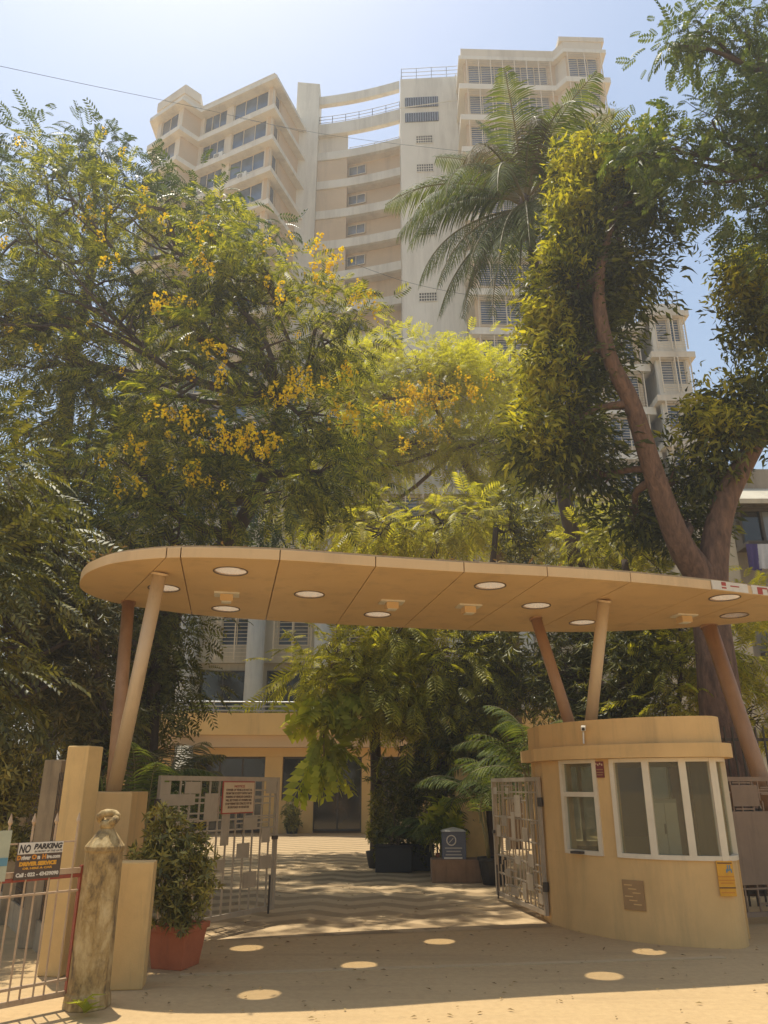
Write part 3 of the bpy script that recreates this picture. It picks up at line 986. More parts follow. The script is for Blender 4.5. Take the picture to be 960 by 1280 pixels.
for nm, m_, x0, w_, h_, lb in (('towel', 'cloth_purple', 938, 0.34, 0.8, 'dark purple towel hanging below the window box of the white house'),
                               ('towel', 'cloth_white', 952, 0.42, 0.75, 'pale white towel hanging below the window box of the white house')):
    p = P(x0, 671, 21.15)
    mb = MB()
    nx, nz = 8, 6
    vs = []
    for j in range(nz + 1):
        for i in range(nx + 1):
            vs.append((p.x + w_ * (i / nx - 0.5), p.y + 0.03 * math.sin(i * 1.7 + j * 0.4) * (0.3 + j / nz), wz0 - 0.12 - h_ * j / nz))
    vs += [(v[0], v[1] + 0.012, v[2]) for v in vs]
    fs = []
    N = (nx + 1) * (nz + 1)
    for j in range(nz):
        for i in range(nx):
            q = (j * (nx + 1) + i, j * (nx + 1) + i + 1, (j + 1) * (nx + 1) + i + 1, (j + 1) * (nx + 1) + i)
            fs += [q, tuple(k + N for k in q[::-1])]
    mb.add(vs, fs)
    tag(mb.build(nm, m_, loc=(p.x, p.y, wz0 - 0.12 - h_), smooth=True), lb, 'towel', None)

# ------------------------------------------------------------------ gate canopy
CZ = 4.25
canopy = thing('gate_canopy', (1, 10.6, 0), 'long beige panelled gate canopy with round light holes on slanted poles', 'canopy')
outl = [(-3.07, 8.58), (-2.36, 8.41), (-1.22, 8.51), (-0.1, 8.79), (0.99, 9.04), (2.07, 9.24), (3.21, 9.52), (4.42, 9.93), (5.34, 10.3),
        (6.6, 10.75), (7.3, 11.1), (7.1, 11.5), (6.11, 11.95), (5.11, 12.5), (3.72, 12.85), (2.33, 12.85), (1.08, 12.67), (-0.13, 12.4),
        (-1.66, 11.98), (-2.92, 11.5), (-3.72, 10.9), (-4.03, 10.4), (-4.06, 9.85), (-3.8, 9.25), (-3.48, 8.86)]
outl = [tuple(p)[:2] for p in catmull([(*p, 0) for p in outl], 5, True)]
ax, bx_ = Vector((0.981, 0.192)), Vector((-0.192, 0.981))


def clip(poly, nrm, c):
    """keep the side of a plan polygon where nrm . p >= c"""
    out = []
    n = len(poly)
    for i in range(n):
        p, q = Vector(poly[i]), Vector(poly[(i + 1) % n])
        dp, dq = nrm.dot(p) - c, nrm.dot(q) - c
        if dp >= 0:
            out.append(tuple(p))
        if dp * dq < 0:
            out.append(tuple(p + (q - p) * (dp / (dp - dq))))
    return out


HOLES = [(-1.89, 9.0), (-2.94, 9.84), (-2.36, 11.09), (-1.03, 10.19), (-0.1, 11.48), (1.4, 9.71), (2.23, 10.88), (3.2, 12.08), (4.78, 10.38), (5.42, 11.54)]
HR = 0.2


def circ(c, r, n=28):
    return [(c[0] + r * math.cos(2 * math.pi * k / n), c[1] + r * math.sin(2 * math.pi * k / n)) for k in range(n)]


seams = [-9, -0.70, 0.437, 1.59, 2.71, 3.80, 4.97, 6.24, 7.1, 8.3, 20]
polys = []
for i in range(len(seams) - 1):
    pl = clip(clip(outl, ax, seams[i] + 0.006), -ax, -(seams[i + 1] - 0.006))
    if i == 0:
        p1, p2 = Vector((-2.46, 8.3)), Vector((-3.62, 10.4))
        e = (p2 - p1).normalized()
        nn = Vector((e.y, -e.x))
        polys += [clip(pl, nn, nn.dot(p1) + 0.006), clip(pl, -nn, -(nn.dot(p1) - 0.006))]
    else:
        polys.append(pl)


def inside(pt, poly):
    c = False
    n = len(poly)
    for i in range(n):
        a_, b_ = poly[i], poly[(i + 1) % n]
        if (a_[1] > pt[1]) != (b_[1] > pt[1]) and pt[0] < (b_[0] - a_[0]) * (pt[1] - a_[1]) / (b_[1] - a_[1]) + a_[0]:
            c = not c
    return c


for pl in polys:
    if len(pl) > 2:
        MB().prism(pl, CZ, CZ + 0.125, [circ(h, HR) for h in HOLES if inside(h, pl)]).build('canopy_panel', 'canopy', canopy, bevel=0.004)
cx0 = Vector((1.5, 10.7))
MB().prism([tuple(cx0 + (Vector(p) - cx0) * 0.992) for p in outl], CZ + 0.127, CZ + 0.15, [circ(h, HR + 0.004) for h in HOLES]).build('canopy_deck', 'concrete', canopy)
ringm = MB()
n = 28
vs, fs = [], []
for r, z in ((HR - 0.004, -0.008), (HR + 0.014, -0.008), (HR + 0.014, -0.001), (HR - 0.004, 0.002)):
    vs += [(p[0], p[1], z) for p in circ((0, 0), r, n)]
for j in range(4):
    for k in range(n):
        fs.append((j * n + k, j * n + (k + 1) % n, ((j + 1) % 4) * n + (k + 1) % n, ((j + 1) % 4) * n + k))
ringm.add(vs, fs)
ring0 = None
for h in HOLES:
    loc = Vector((h[0], h[1], CZ)) - worldloc(canopy)
    if ring0 is None:
        ring0 = ringm.build('hole_rim', plain('rim_dark', (0.16, 0.11, 0.07), 0.5), canopy, local=True)
        ring0.location = loc
    else:
        copy_piece(ring0, canopy, loc)
disc0 = None
for h in HOLES:
    loc = Vector((h[0], h[1], CZ + 0.004)) - worldloc(canopy)
    if disc0 is None:
        disc0 = MB().prism(circ((0, 0), HR - 0.006), -0.002, 0.002).build('added_glow_disc', 'glow_disc', canopy, local=True)  # added translucent disc, brightens the open hole seen from below
        disc0.location = loc
    else:
        copy_piece(disc0, canopy, loc)
arz = math.atan2(ax.y, ax.x)
for (lx, ly) in ((-2.16, 10.15), (0.11, 10.62), (1.24, 10.88), (4.64, 11.54)):
    d = MB().box((0, 0, -0.012), (0.34, 0.24, 0.022)).build('downlight', 'lamp_white', canopy, local=True)
    d.location = Vector((lx, ly, CZ)) - worldloc(canopy)
    d.rotation_euler = (0, 0, arz)
    piece('lamp_housing', 'canopy', d, (0, 0, -0.07), (0.17, 0.17, 0.09), 0, True)
    piece('lamp_lens', 'lamp_white', d, (0, 0, -0.12), (0.13, 0.13, 0.012), 0, True)


def pole(name, p, q, r, mat):
    p, q = Vector(p), Vector(q)
    d = (q - p).normalized()
    o = MB().tube([p, q], r, 20).build(name, mat, canopy, smooth=True)
    MB().tube([q - d * 0.03, q], r + 0.02, 20).build('pole_collar', mat, o)
    return o


pole('pole', (-3.28, 9.75, 1.69), (-3.66, 10.62, CZ), 0.085, 'pole_rust')
pole('pole', (-3.22, 9.6, 1.69), (-2.78, 9.08, CZ), 0.085, 'pole')
pole('pole', (2.82, 11.45, 2.2), (2.38, 11.72, CZ), 0.085, 'pole_rust')
pole('pole', (2.9, 11.3, 2.2), (3.12, 10.5, CZ), 0.085, 'pole')
pole('pole', (5.85, 11.7, 0.0), (5.33, 12.3, CZ), 0.12, 'pole_rust')
# painted strip with red strokes on the fascia near the right end
fpts = [p for p in catmull([(4.42, 9.93, 0), (5.34, 10.3, 0), (6.6, 10.75, 0)], 12)]
fd = []
for i, p in enumerate(fpts):
    t = (fpts[min(i + 1, len(fpts) - 1)] - fpts[max(i - 1, 0)]).normalized()
    fd.append((p, t, Vector((t.y, -t.x, 0))))


def fascia_bit(name, i0, i1, z0, z1, off, mat, parent):
    mb = MB()
    a_ = [fd[i][0] + fd[i][2] * off for i in range(i0, i1 + 1)]
    b_ = [fd[i][0] + fd[i][2] * (off - 0.02) for i in range(i0, i1 + 1)]
    mb.prism([p[:2] for p in a_] + [p[:2] for p in b_[::-1]], z0, z1)
    return mb.build(name, mat, parent)


fs_ = fascia_bit('fascia_sign', 0, 8, CZ + 0.006, CZ + 0.13, 0.02, 'sign_white', canopy)
fascia_bit('fascia_sign', 9, 22, CZ + 0.006, CZ + 0.13, 0.02, 'sign_white', canopy)
for i0, i1, z0, z1 in ((2, 3, .07, .12), (2, 3, .03, .05), (4, 6, .07, .085), (10, 12, .09, .11), (10, 10 + 1, .01, .09), (12, 13, .01, .09), (14, 15, .02, .06), (14, 15, .08, .12), (17, 18, .03, .12)):
    fascia_bit('sign_stroke', i0, i1, CZ + z0, CZ + z1, 0.024, 'ink_red', fs_)

# ------------------------------------------------------------------ guard booth
booth = thing('guard_booth', (3.4, 11, 0), 'ochre guard booth with curved front, white framed windows and stepped parapet', 'booth')
plan_front = catmull([(2.29, 11.55, 0), (2.52, 10.95, 0), (2.92, 10.42, 0), (3.42, 10.06, 0), (3.98, 9.9, 0), (4.18, 9.95, 0), (4.32, 10.15, 0), (4.42, 10.5, 0)], 10)
back = [Vector((4.7, 12.0, 0)), Vector((2.25, 12.2, 0))]
n = len(plan_front)


def path_off(d):
    out = []
    for i, p in enumerate(plan_front):
        t = (plan_front[min(i + 1, n - 1)] - plan_front[max(i - 1, 0)]).normalized()
        out.append(p + Vector((t.y, -t.x, 0)) * d)
    return out


def booth_poly(d):
    f_ = path_off(d)
    bk = [back[0] + Vector((d, d, 0)), back[1] + Vector((-d, d, 0))]
    return [tuple(p[:2]) for p in f_ + bk]


def seg(i0, i1, d0, d1):
    a_, b_ = path_off(d0)[i0:i1 + 1], path_off(d1)[i0:i1 + 1]
    return [tuple(p[:2]) for p in a_] + [tuple(p[:2]) for p in b_[::-1]]


def idx(px, z=1.5):
    return min(range(n - 14), key=lambda i: abs(px_of((plan_front[i].x, plan_front[i].y, z))[0] - px))


WZ0, WZ1 = 0.92, 2.1
i_a, i_b = idx(706), idx(745)
i_c = idx(770)
i_end = n - 8
M_I = [i_c, idx(811), idx(858), idx(898) if idx(898) < i_end - 3 else i_end - 5, i_end]
low = MB().prism(seg(0, n - 1, 0, -0.16), 0, WZ0)
low.span((2.25, 12.04, 0), (4.7, 12.2, 0.95)).span((2.25, 12.04, 0.951), (2.55, 12.2, 2.1)).span((4.35, 12.04, 0.951), (4.7, 12.2, 2.1)).span((3.35, 12.04, 0.951), (3.95, 12.2, 2.1)).bar((4.42, 10.5, 1.05), (4.68, 12.03, 1.05), 0.14, 2.1).bar((2.36, 11.56, 1.05), (2.33, 12.03, 1.05), 0.14, 2.1)
low.build('wall', 'booth', booth)
for a_, b_ in ((0, i_a), (i_b, i_c), (i_end, n - 1)):
    MB().prism(seg(a_, b_, 0, -0.15), WZ0 + 0.001, WZ1).build('wall_pier', 'booth', booth)
MB().prism(booth_poly(0.13), WZ1 + 0.002, 2.27).build('cornice', 'booth', booth, bevel=0.015)
MB().prism(booth_poly(0.02), 2.272, 2.6).build('parapet', 'booth', booth, bevel=0.01)
MB().prism(booth_poly(-0.2), 0.0, 0.05).build('floor', 'plinth', booth)


def booth_window(i0, i1, mull, transom=None):
    fr_ = MB()
    for z0, z1 in ((WZ0 + 0.002, WZ0 + 0.055), (WZ1 - 0.05, WZ1 - 0.001)):
        fr_.prism(seg(i0, i1, 0.025, -0.05), z0, z1)
    pf = path_off(-0.012)
    for i in sorted(set([i0, *mull, i1])):
        p = pf[i]
        t = (plan_front[min(i + 1, n - 1)] - plan_front[max(i - 1, 0)]).normalized()
        fr_.box((p.x, p.y, (WZ0 + WZ1) / 2), (0.06 if i in (i0, i1) else 0.085, 0.08, WZ1 - WZ0 - 0.01), math.atan2(t.y, t.x))
    if transom:
        fr_.prism(seg(i0, i1, 0.02, -0.04), transom - 0.03, transom + 0.03)
    f = fr_.build('window', 'white_frame', booth)
    ks = sorted(set([i0, *mull, i1]))
    for a_, b_ in zip(ks[:-1], ks[1:]):
        for z0, z1 in (((WZ0 + .05, transom - .03), (transom + .03, WZ1 - .05)) if transom else ((WZ0 + .05, WZ1 - .05),)):
            pa, pb = path_off(-0.02)[a_], path_off(-0.02)[b_]
            MB().bar((pa.x, pa.y, (z0 + z1) / 2), (pb.x, pb.y, (z0 + z1) / 2), 0.008, z1 - z0).build('pane', 'glass', f)
    return f


for bx0, bx1 in ((2.55, 3.35), (3.95, 4.35)):
    window_part(booth, ((bx0 + bx1) / 2, 12.12, 0.951), 0, bx1 - bx0 - 0.004, 1.145, 2 if bx1 - bx0 > 0.5 else 1, 'glass')
w1 = booth_window(i_a, i_b, [], 1.66)
booth_window(i_c, i_end, M_I[1:-1])
p = path_off(0.06)[(i_a + i_b) // 2]
piece('pass_tray', 'dark_iron', booth, (p.x, p.y, WZ0 + 0.03), (0.16, 0.12, 0.03), -0.9)


def plate_on_booth(name, px, py, w_, h_, mat, parent=booth, proud=0.012):
    i = idx(px, 1.0)
    p_ = path_off(proud)[i]
    t = (plan_front[min(i + 1, n - 1)] - plan_front[max(i - 1, 0)]).normalized()
    z = P(px, py, p_.y).z
    o = MB().box((0, 0, 0), (w_, 0.01, h_)).build(name, mat, parent, local=True)
    o.location = Vector((p_.x, p_.y, z)) - worldloc(parent)
    o.rotation_euler = (0, 0, math.atan2(t.y, t.x))
    return o


rp = plate_on_booth('name_plate', 757, 962, 0.16, 0.2, 'plate_red')
for k in range(5):
    piece('lettering', 'sign_cream', rp, (-0.06 + 0.03 * k, -0.007, 0.06 + 0.012 * (k % 2)), (0.018, 0.004, 0.025), 0, True)
for z, w_ in ((0.0, 0.14), (-0.035, 0.15), (-0.065, 0.12)):
    piece('lettering', 'poster_faded', rp, (0, -0.007, z), (w_, 0.004, 0.012), 0, True)
fp = plate_on_booth('faded_poster', 789, 1119, 0.27, 0.33, 'poster_faded')
for k in range(6):
    piece('lettering', 'booth', fp, (-0.06 + 0.05 * (k % 3), -0.007, 0.11 - 0.042 * k), (0.1, 0.004, 0.012), 0, True)
yp = plate_on_booth('yellow_poster', 903, 1098, 0.19, 0.38, 'sign_yellow', proud=0.02)
for z, w_, m_ in ((0.165, 0.17, 'ink_brown'), (0.02, 0.19, 'ink_orange'), (-0.02, 0.19, 'ink_orange'), (-0.05, 0.15, 'ink_orange'), (-0.1, 0.19, 'ink_brown'), (-0.15, 0.16, 'ink_orange')):
    piece('lettering', m_, yp, (0, -0.007, z), (w_, 0.004, 0.012), 0, True)
for dx, dz, w_, h_ in ((0.03, 0.11, 0.012, 0.07), (0.055, 0.12, 0.012, 0.05), (0.045, 0.09, 0.04, 0.012), (0.015, 0.08, 0.012, 0.04), (0.07, 0.08, 0.012, 0.04)):
    piece('emblem', 'ink_blue', yp, (dx, -0.007, dz), (w_, 0.004, h_), 0, True)
i = idx(735, 2.4)
p_ = path_off(0.07)[i]
patch_ = thing('sun_patch_block', (p_.x, p_.y, 2.45), 'small white block standing in for a patch of sun on the booth parapet', 'camera')  # added white block in place of a sun patch on the parapet
MB().bar((0.0, 0.0, 0.06), (-0.03, -0.1, 0.03), 0.06, 0.055).build('sun_patch_body', 'lamp_white', patch_, local=True, bevel=0.008)
MB().bar((0, 0.05, 0.02), (0, 0.0, 0.05), 0.03).build('sun_patch_arm', 'lamp_white', patch_, local=True)
MB().tube([(-0.03, -0.1, 0.03), (-0.034, -0.115, 0.025)], 0.02, 10).build('lens', 'ink_black', patch_, local=True)  # dark tip of the added block
MB().tube([(p_.x - 0.01, p_.y + 0.02, 2.3), (p_.x, p_.y + 0.03, 2.45)], 0.012, 6).build('sun_patch_stub', 'lamp_white', booth)  # stub below the added block
# inside the booth
tag(MB().box((3.65, 11.985, 1.55), (0.5, 0.08, 0.95)).build('notice_board', 'wood', loc=(3.65, 11.985, 1.075)), 'brown wooden board on the back wall inside the guard booth', 'board')
cab = thing('steel_cabinet', (3.62, 10.62, 0.05), 'pale grey cabinet standing close behind the glass of the guard booth', 'cabinet')
MB().box((3.62, 10.62, 0.83), (0.34, 0.26, 1.56)).build('body', 'pale_panel', cab, bevel=0.01)
MB().box((3.54, 10.484, 0.83), (0.15, 0.012, 1.46)).build('door', 'sign_white', cab)
MB().box((3.7, 10.484, 0.83), (0.15, 0.012, 1.46)).build('door', 'sign_white', cab)
MB().box((3.6, 10.472, 1.25), (0.015, 0.02, 0.12)).build('handle', 'dark_iron', cab)
tag(MB().box((3.95, 10.72, 1.35), (0.26, 0.03, 1.3)).build('leaning_board', 'wood', loc=(3.95, 10.72, 0.7), bevel=0.005), 'dark brown board leaning beside the cabinet inside the guard booth', 'board')
dk = thing('desk', (3.3, 11.3, 0.05), 'wooden desk inside the guard booth below the bay window', 'desk')
MB().box((3.3, 11.3, 0.78), (1.0, 0.5, 0.04)).build('desk_top', 'wood', dk)
for sx in (-1, 1):
    for sy in (-1, 1):
        MB().box((3.3 + 0.46 * sx, 11.3 + 0.2 * sy, 0.405), (0.05, 0.05, 0.71)).build('leg', 'wood', dk)

# ------------------------------------------------------------------ gates


def gate_leaf(name, p, q, h, label, plates, nb, seed, style, side=-1, gm='gate'):
    """p hinge, q free end (plan); plates = (u0,u1,v0,v1) fractions, v from the top"""
    rr = random.Random(seed)
    p, q = Vector((*p, 0)), Vector((*q, 0))
    d = q - p
    L = d.length
    rz = math.atan2(d.y, d.x)
    g = thing(name, p, label, 'gate', None, rz)
    z0 = 0.09
    for x in (0.03, L - 0.03):
        piece('stile', gm, g, (x, 0, z0 + h / 2), (0.06, 0.05, h), 0, True)
    for z in (z0 + 0.03, z0 + h - 0.03):
        piece('rail', gm, g, (L / 2, 0, z), (L - 0.122, 0.046, 0.06), 0, True)
    H = h - 0.12
    zt = z0 + h - 0.06
    for k in range(1, nb):
        x = L * k / nb
        a_ = 0.0
        if style == 0:
            cuts = [0, 1]
        else:
            cuts = sorted([0, 1] + [rr.random() for _ in range(2)])
        for c0, c1 in zip(cuts[:-1], cuts[1:]):
            xo = 0 if style == 0 else rr.uniform(-0.3, 0.3) * L / nb
            piece('bar', gm, g, (x + xo, 0, zt - H * (c0 + c1) / 2), (0.02, 0.02, H * (c1 - c0) - 0.002), 0, True)
    vs_ = [0.125, 0.3, 0.38] if style == 0 else [0.09, 0.32, 0.5, 0.67, 0.83]
    for v in vs_:
        piece('crossbar', gm, g, (L / 2, 0.001, zt - H * v), (L - 0.13, 0.018, 0.022), 0, True)
    for _ in range(10 if style == 0 else 26):
        k0 = rr.randrange(0, nb - 2)
        k1 = k0 + rr.choice((2, 2, 3, 4))
        k1 = min(k1, nb)
        v = rr.random() * (0.45 if style == 0 else 1)
        piece('crossbar', gm, g, (max(0.07, L * k0 / nb) / 2 + min(L - 0.07, L * k1 / nb) / 2, -0.001, zt - H * v),
              (min(L - 0.07, L * k1 / nb) - max(0.07, L * k0 / nb), 0.017, 0.02), 0, True)
    for j, (u0, u1, v0, v1) in enumerate(plates):
        piece('plate', gm, g, (L * (u0 + u1) / 2, side * (0.016 + 0.0006 * j), zt - H * (v0 + v1) / 2), (L * abs(u1 - u0), 0.008, H * (v1 - v0)), 0, True)
    for z in (0.45, 1.55):
        MB().tube([(0, 0, z - 0.06), (0, 0, z + 0.06)], 0.042, 10).build('hinge', 'dark_iron', g, local=True)
    MB().box((L - 0.09, side * 0.045, 1.05), (0.12, 0.03, 0.05)).build('latch', 'dark_iron', g, local=True)
    piece('drop_bolt', 'dark_iron', g, (L - 0.15, side * 0.035, 0.3), (0.02, 0.02, 0.5), 0, True)
    return g, L, H, zt


def scr(x, x0, x1, Y0, Y1):
    t = (x - x0) / (x1 - x0)
    return t * Y0 / (Y1 * (1 - t) + Y0 * t)


lp = []
for (x0, y0, x1, y1) in ((100, 118, 155, 205), (255, 118, 360, 205), (95, 205, 330, 285), (400, 205, 490, 390), (525, 345, 580, 560), (675, 375, 770, 455), (820, 130, 890, 215),
                         (805, 445, 860, 540), (640, 550, 725, 640), (800, 630, 875, 705), (480, 660, 560, 740), (690, 740, 780, 830)):
    v = []
    for xx, yy in ((x0, y0), (x1, y1)):
        tp = 105 + (xx - 80) * 0.036
        bt = 1030 + (480 - xx) * 0.214
        v.append(max(0.0, (yy - tp) / (bt - tp)))
    lp.append((scr(x0, 80, 912, 10.19, 12.27), scr(x1, 80, 912, 10.19, 12.27), v[0], v[1]))
lg, LL, LH, Lzt = gate_leaf('gate_leaf', (-2.85, 10.19), (-1.61, 12.27), 1.8, 'open grey steel gate leaf bearing the cream notice board', lp, 13, 3, 0)
rpz = []
for (x0, y0, x1, y1) in ((108, 180, 140, 235), (215, 178, 245, 230), (290, 235, 345, 420), (170, 400, 215, 492), (258, 375, 288, 605), (125, 475, 158, 570), (350, 500, 395, 620), (198, 592, 240, 685),
                         (275, 717, 322, 800), (385, 712, 435, 830), (190, 820, 228, 890), (372, 868, 420, 1015), (230, 955, 290, 1045), (328, 935, 358, 1080), (462, 1030, 500, 1130)):
    v = []
    for xx, yy in ((x0, y0), (x1, y1)):
        tp = 140 - (xx - 95) * 0.07
        bt = 990 + (xx - 135) * 0.5
        v.append(min(1.0, max(0.0, (yy - tp) / (bt - tp))))
    rpz.append((1 - scr(x0, 95, 512, 13.82, 11.6), 1 - scr(x1, 95, 512, 13.82, 11.6), v[0], v[1]))
rpz = [(min(a_, b_), max(a_, b_), c, d) for a_, b_, c, d in rpz]
gate_leaf('gate_leaf', (2.24, 11.62), (1.87, 13.85), 1.8, 'open grey lattice gate leaf hinged on the guard booth', rpz, 15, 5, 1, 1)
gate_leaf('gate_leaf', (4.85, 11.5), (6.6, 11.9), 1.8, 'grey wicket gate leaf between the guard booth and the slanted pole',
          [(0.06, 0.3, 0.03, 0.2), (0.02, 0.96, 0.24, 0.8), (0.45, 0.7, 0.05, 0.2)], 12, 9, 1, -1, 'gate_brown')
# notice on the left leaf
ns = thing('notice_board', lg.location, 'cream notice board with brown writing wired to the open gate', 'sign', None, lg.rotation_euler.z)
sx0, sx1 = scr(512, 80, 912, 10.19, 12.27) * LL, scr(722, 80, 912, 10.19, 12.27) * LL
sz1, sz0 = Lzt - LH * 0.01, Lzt - LH * 0.245
scx, scz, sw, sh = (sx0 + sx1) / 2, (sz0 + sz1) / 2, sx1 - sx0, sz1 - sz0
MB().box((scx, -0.045, scz), (sw + 0.03, 0.012, sh + 0.03)).build('backing', 'ink_red', ns, local=True)
MB().box((scx, -0.056, scz), (sw, 0.008, sh)).build('board', 'sign_cream', ns, local=True)
lines = ["NOTICE", "OWNER OF VEHICLE IS NOT AL", "FROM THE SOCIETY ENTRY GATE", "PARKING OF VEHICLES CHARGES &", "WILL BE TOWED AT OWNERS RISK", "STOP PERMITTED STRICTLY BY RE", "BE ENTERED IN REGISTER"]
for k, t in enumerate(lines):
    text_part('lettering', t, 'ink_red' if k == 0 else 'ink_brown', ns, (scx, -0.0615, sz1 - sh * (0.17 + 0.115 * k)), (1, 0, 0), (0, 0, 1), sh * (0.11 if k == 0 else 0.1), bold=0.0012,
              width=sw * (0.34 if k == 0 else 0.86 if k < 6 else 0.7))

# ------------------------------------------------------------------ left side: posts, piers, red barrier gate
bp = Vector((-2.52, 7.45, 0))
bol = thing('bollard_post', bp, 'mouldy yellow washed square post with pointed cap and knot finial', 'post')
mb = MB()
prof = [(0.2, 0), (0.19, 0.1), (0.178, 0.12), (0.165, 1.2), (0.175, 1.22), (0.175, 1.25), (0.08, 1.37), (0.055, 1.40)]
o = mb.lathe(bp, prof, 8).build('shaft', 'post', bol, bevel=0.012)
fin = MB()
ring = []
for k in range(15):
    a_ = 2 * math.pi * k / 14
    ring.append((bp.x + 0.075 * math.cos(a_), bp.y + 0.03 * math.sin(2 * a_), bp.z + 1.485 + 0.045 * math.sin(a_)))
fin.tube(ring, 0.034, 8)
fin.lathe((bp.x, bp.y, bp.z), [(0.055, 1.395), (0.07, 1.42), (0.06, 1.46), (0.03, 1.47)], 12)
fin.build('finial', 'post', bol, smooth=True)
tag(MB().prism([(-2.56, 7.98), (-2.22, 8.02), (-2.26, 8.28), (-2.6, 8.24)], 0, 1.07).build('low_pier', 'cream', loc=(-2.4, 8.15, 0), bevel=0.012), 'short plain cream pier beside the mouldy post', 'pier')
tag(MB().prism([(-3.52, 9.3), (-2.92, 9.36), (-2.95, 10.1), (-3.55, 10.05)], 0, 1.7).build('pole_pier', 'booth', loc=(-3.2, 9.7, 0), bevel=0.012), 'broad ochre pier carrying the two slanted canopy poles', 'pier')
tag(MB().prism([(-3.42, 8.55), (-3.17, 8.5), (-3.1, 8.75), (-3.35, 8.8)], 0, 2.17).build('slab_post', 'cream', loc=(-3.25, 8.65, 0), bevel=0.012), 'tall slim cream post at the end of the rail fence', 'post')
fence = thing('rail_fence', (-4.6, 10.6, 0), 'wire mesh fence on grey concrete posts left of the tall cream post', 'fence')
for (pxx, pyy, YY, ww) in ((71, 950, 10.0, 0.22), (40, 966, 11.6, 0.24), (10, 975, 13.4, 0.24)):
    c = P(pxx, pyy, YY)
    MB().prism([(c.x - ww / 2, YY - 0.1), (c.x + ww / 2, YY - 0.1), (c.x + ww / 2, YY + 0.1), (c.x - ww / 2, YY + 0.1)], 0, c.z).build('post', 'concrete', fence, bevel=0.01)
fa, fb = Vector((-3.3, 8.8, 0)), Vector((P(10, 975, 13.4).x, 13.4, 0))
wire = MB()
for k in range(10):
    z = 0.3 + k * 0.17
    wire.bar(fa + Vector((0, 0, z)), fb + Vector((0, 0, z)), 0.008)
for k in range(60):
    c = fa + (fb - fa) * (k / 59)
    wire.bar((c.x, c.y, 0.2), (c.x, c.y, 1.92), 0.008)
tag(wire.build('wire_mesh', 'dark_iron', fence), kind='stuff')
piece('base_wall', 'concrete', fence, tuple((fa + fb) / 2 + Vector((0.02, 0.02, 0.15))), ((fb - fa).length, 0.12, 0.3), math.atan2((fb - fa).y, (fb - fa).x))

rgp, rgq = Vector((-2.66, 7.42, 0)), Vector((-3.6, 6.4, 0))
rg = thing('barrier_gate', rgp, 'low red framed gate with pale upright bars and spear tips', 'gate', None, math.atan2((rgq - rgp).y, (rgq - rgp).x))
RL = (rgq - rgp).length
piece('stile', 'red_paint', rg, (0.025, 0, 0.6), (0.05, 0.04, 1.0), 0, True)
piece('stile', 'red_paint', rg, (RL - 0.025, 0, 0.6), (0.05, 0.04, 1.0), 0, True)
for z, h_, m_ in ((1.06, 0.045, 'pale_bar'), (1.02, 0.03, 'red_paint'), (0.9, 0.016, 'pale_bar'), (0.22, 0.02, 'pale_bar'), (0.115, 0.04, 'pale_bar')):
    piece('rail', m_, rg, (RL / 2, 0, z), (RL - 0.102, 0.03, h_), 0, True)
k = 0
x = 0.13
while x < RL - 0.05:
    piece('bar', 'pale_bar', rg, (x, -0.012 if k % 2 else 0.012, 0.58), (0.012, 0.012, 0.93), 0, True)
    if k % 2 == 0:
        piece('spear_bar', 'pale_bar', rg, (x, 0.012, 1.26), (0.014, 0.014, 0.36), 0, True)
        MB().lathe((x, 0.012, 1.44), [(0.006, 0), (0.02, 0.03), (0.002, 0.1)], 6).build('spear_tip', 'pale_bar', rg, local=True)
        if k % 4 == 0:
            piece('link_bar', 'pale_bar', rg, (x + 0.1, 0.012, 1.3), (0.2, 0.012, 0.014), 0, True)
    x += 0.1
    k += 1
for z in (0.3, 0.92):
    MB().tube([(0, 0, z), (0.0, 0, z + 0.05)], 0.035, 8).build('hinge', 'pale_bar', rg, local=True)


def sign_on_gate(name, label, x0, x1, z0, z1):
    t = thing(name, rgp, label, 'sign', None, rg.rotation_euler.z)
    return t, (x0 + x1) / 2, (z0 + z1) / 2, x1 - x0, z1 - z0


# the gate's own x axis runs away to the left; seen from the road its outer face looks towards +y of that frame
rd = Vector((math.cos(rg.rotation_euler.z), math.sin(rg.rotation_euler.z), 0))


def gate_x(px, z):
    best = min((abs(px_of(rgp + rd * (RL * i / 400) + Vector((0, 0, z)))[0] - px), RL * i / 400) for i in range(401))
    return best[1]


xa, xb = gate_x(75, 1.2), gate_x(19, 1.2)
za = P(47, 1098, (rgp + rd * (xa + xb) * 0.5).y).z
zb_ = P(47, 1052, (rgp + rd * (xa + xb) * 0.5).y).z
t, cx_, cz_, w_, h_ = sign_on_gate('parking_sign', 'dark no parking sign with white and orange lettering on the red gate', xa, xb, za, zb_)
yf = 0.03
MB().box((cx_, yf, cz_), (w_, 0.01, h_)).build('board', 'sign_brown', t, local=True)
MB().box((cx_, yf + 0.008, cz_ + h_ * 0.34), (w_ * 0.99, 0.004, h_ * 0.31)).build('white_panel', 'sign_white', t, local=True)
X_, U_ = (-1, 0, 0), (0, 0, 1)
yo = yf + 0.011
text_part('lettering', 'NO', 'ink_black', t, (cx_ + w_ * 0.36, yo, cz_ + h_ * 0.225), X_, U_, h_ * 0.3, bold=0.003, shear=0.2, width=w_ * 0.25)
text_part('lettering', 'PARKING', 'ink_black', t, (cx_ - w_ * 0.15, yo, cz_ + h_ * 0.31), X_, U_, h_ * 0.2, bold=0.003, shear=0.2, width=w_ * 0.64)
text_part('lettering', 'IN FRONT OF THIS GATE', 'ink_black', t, (cx_ - w_ * 0.17, yo, cz_ + h_ * 0.215), X_, U_, h_ * 0.075, bold=0.0005, shear=0.2, width=w_ * 0.62)
yo = yf + 0.0065
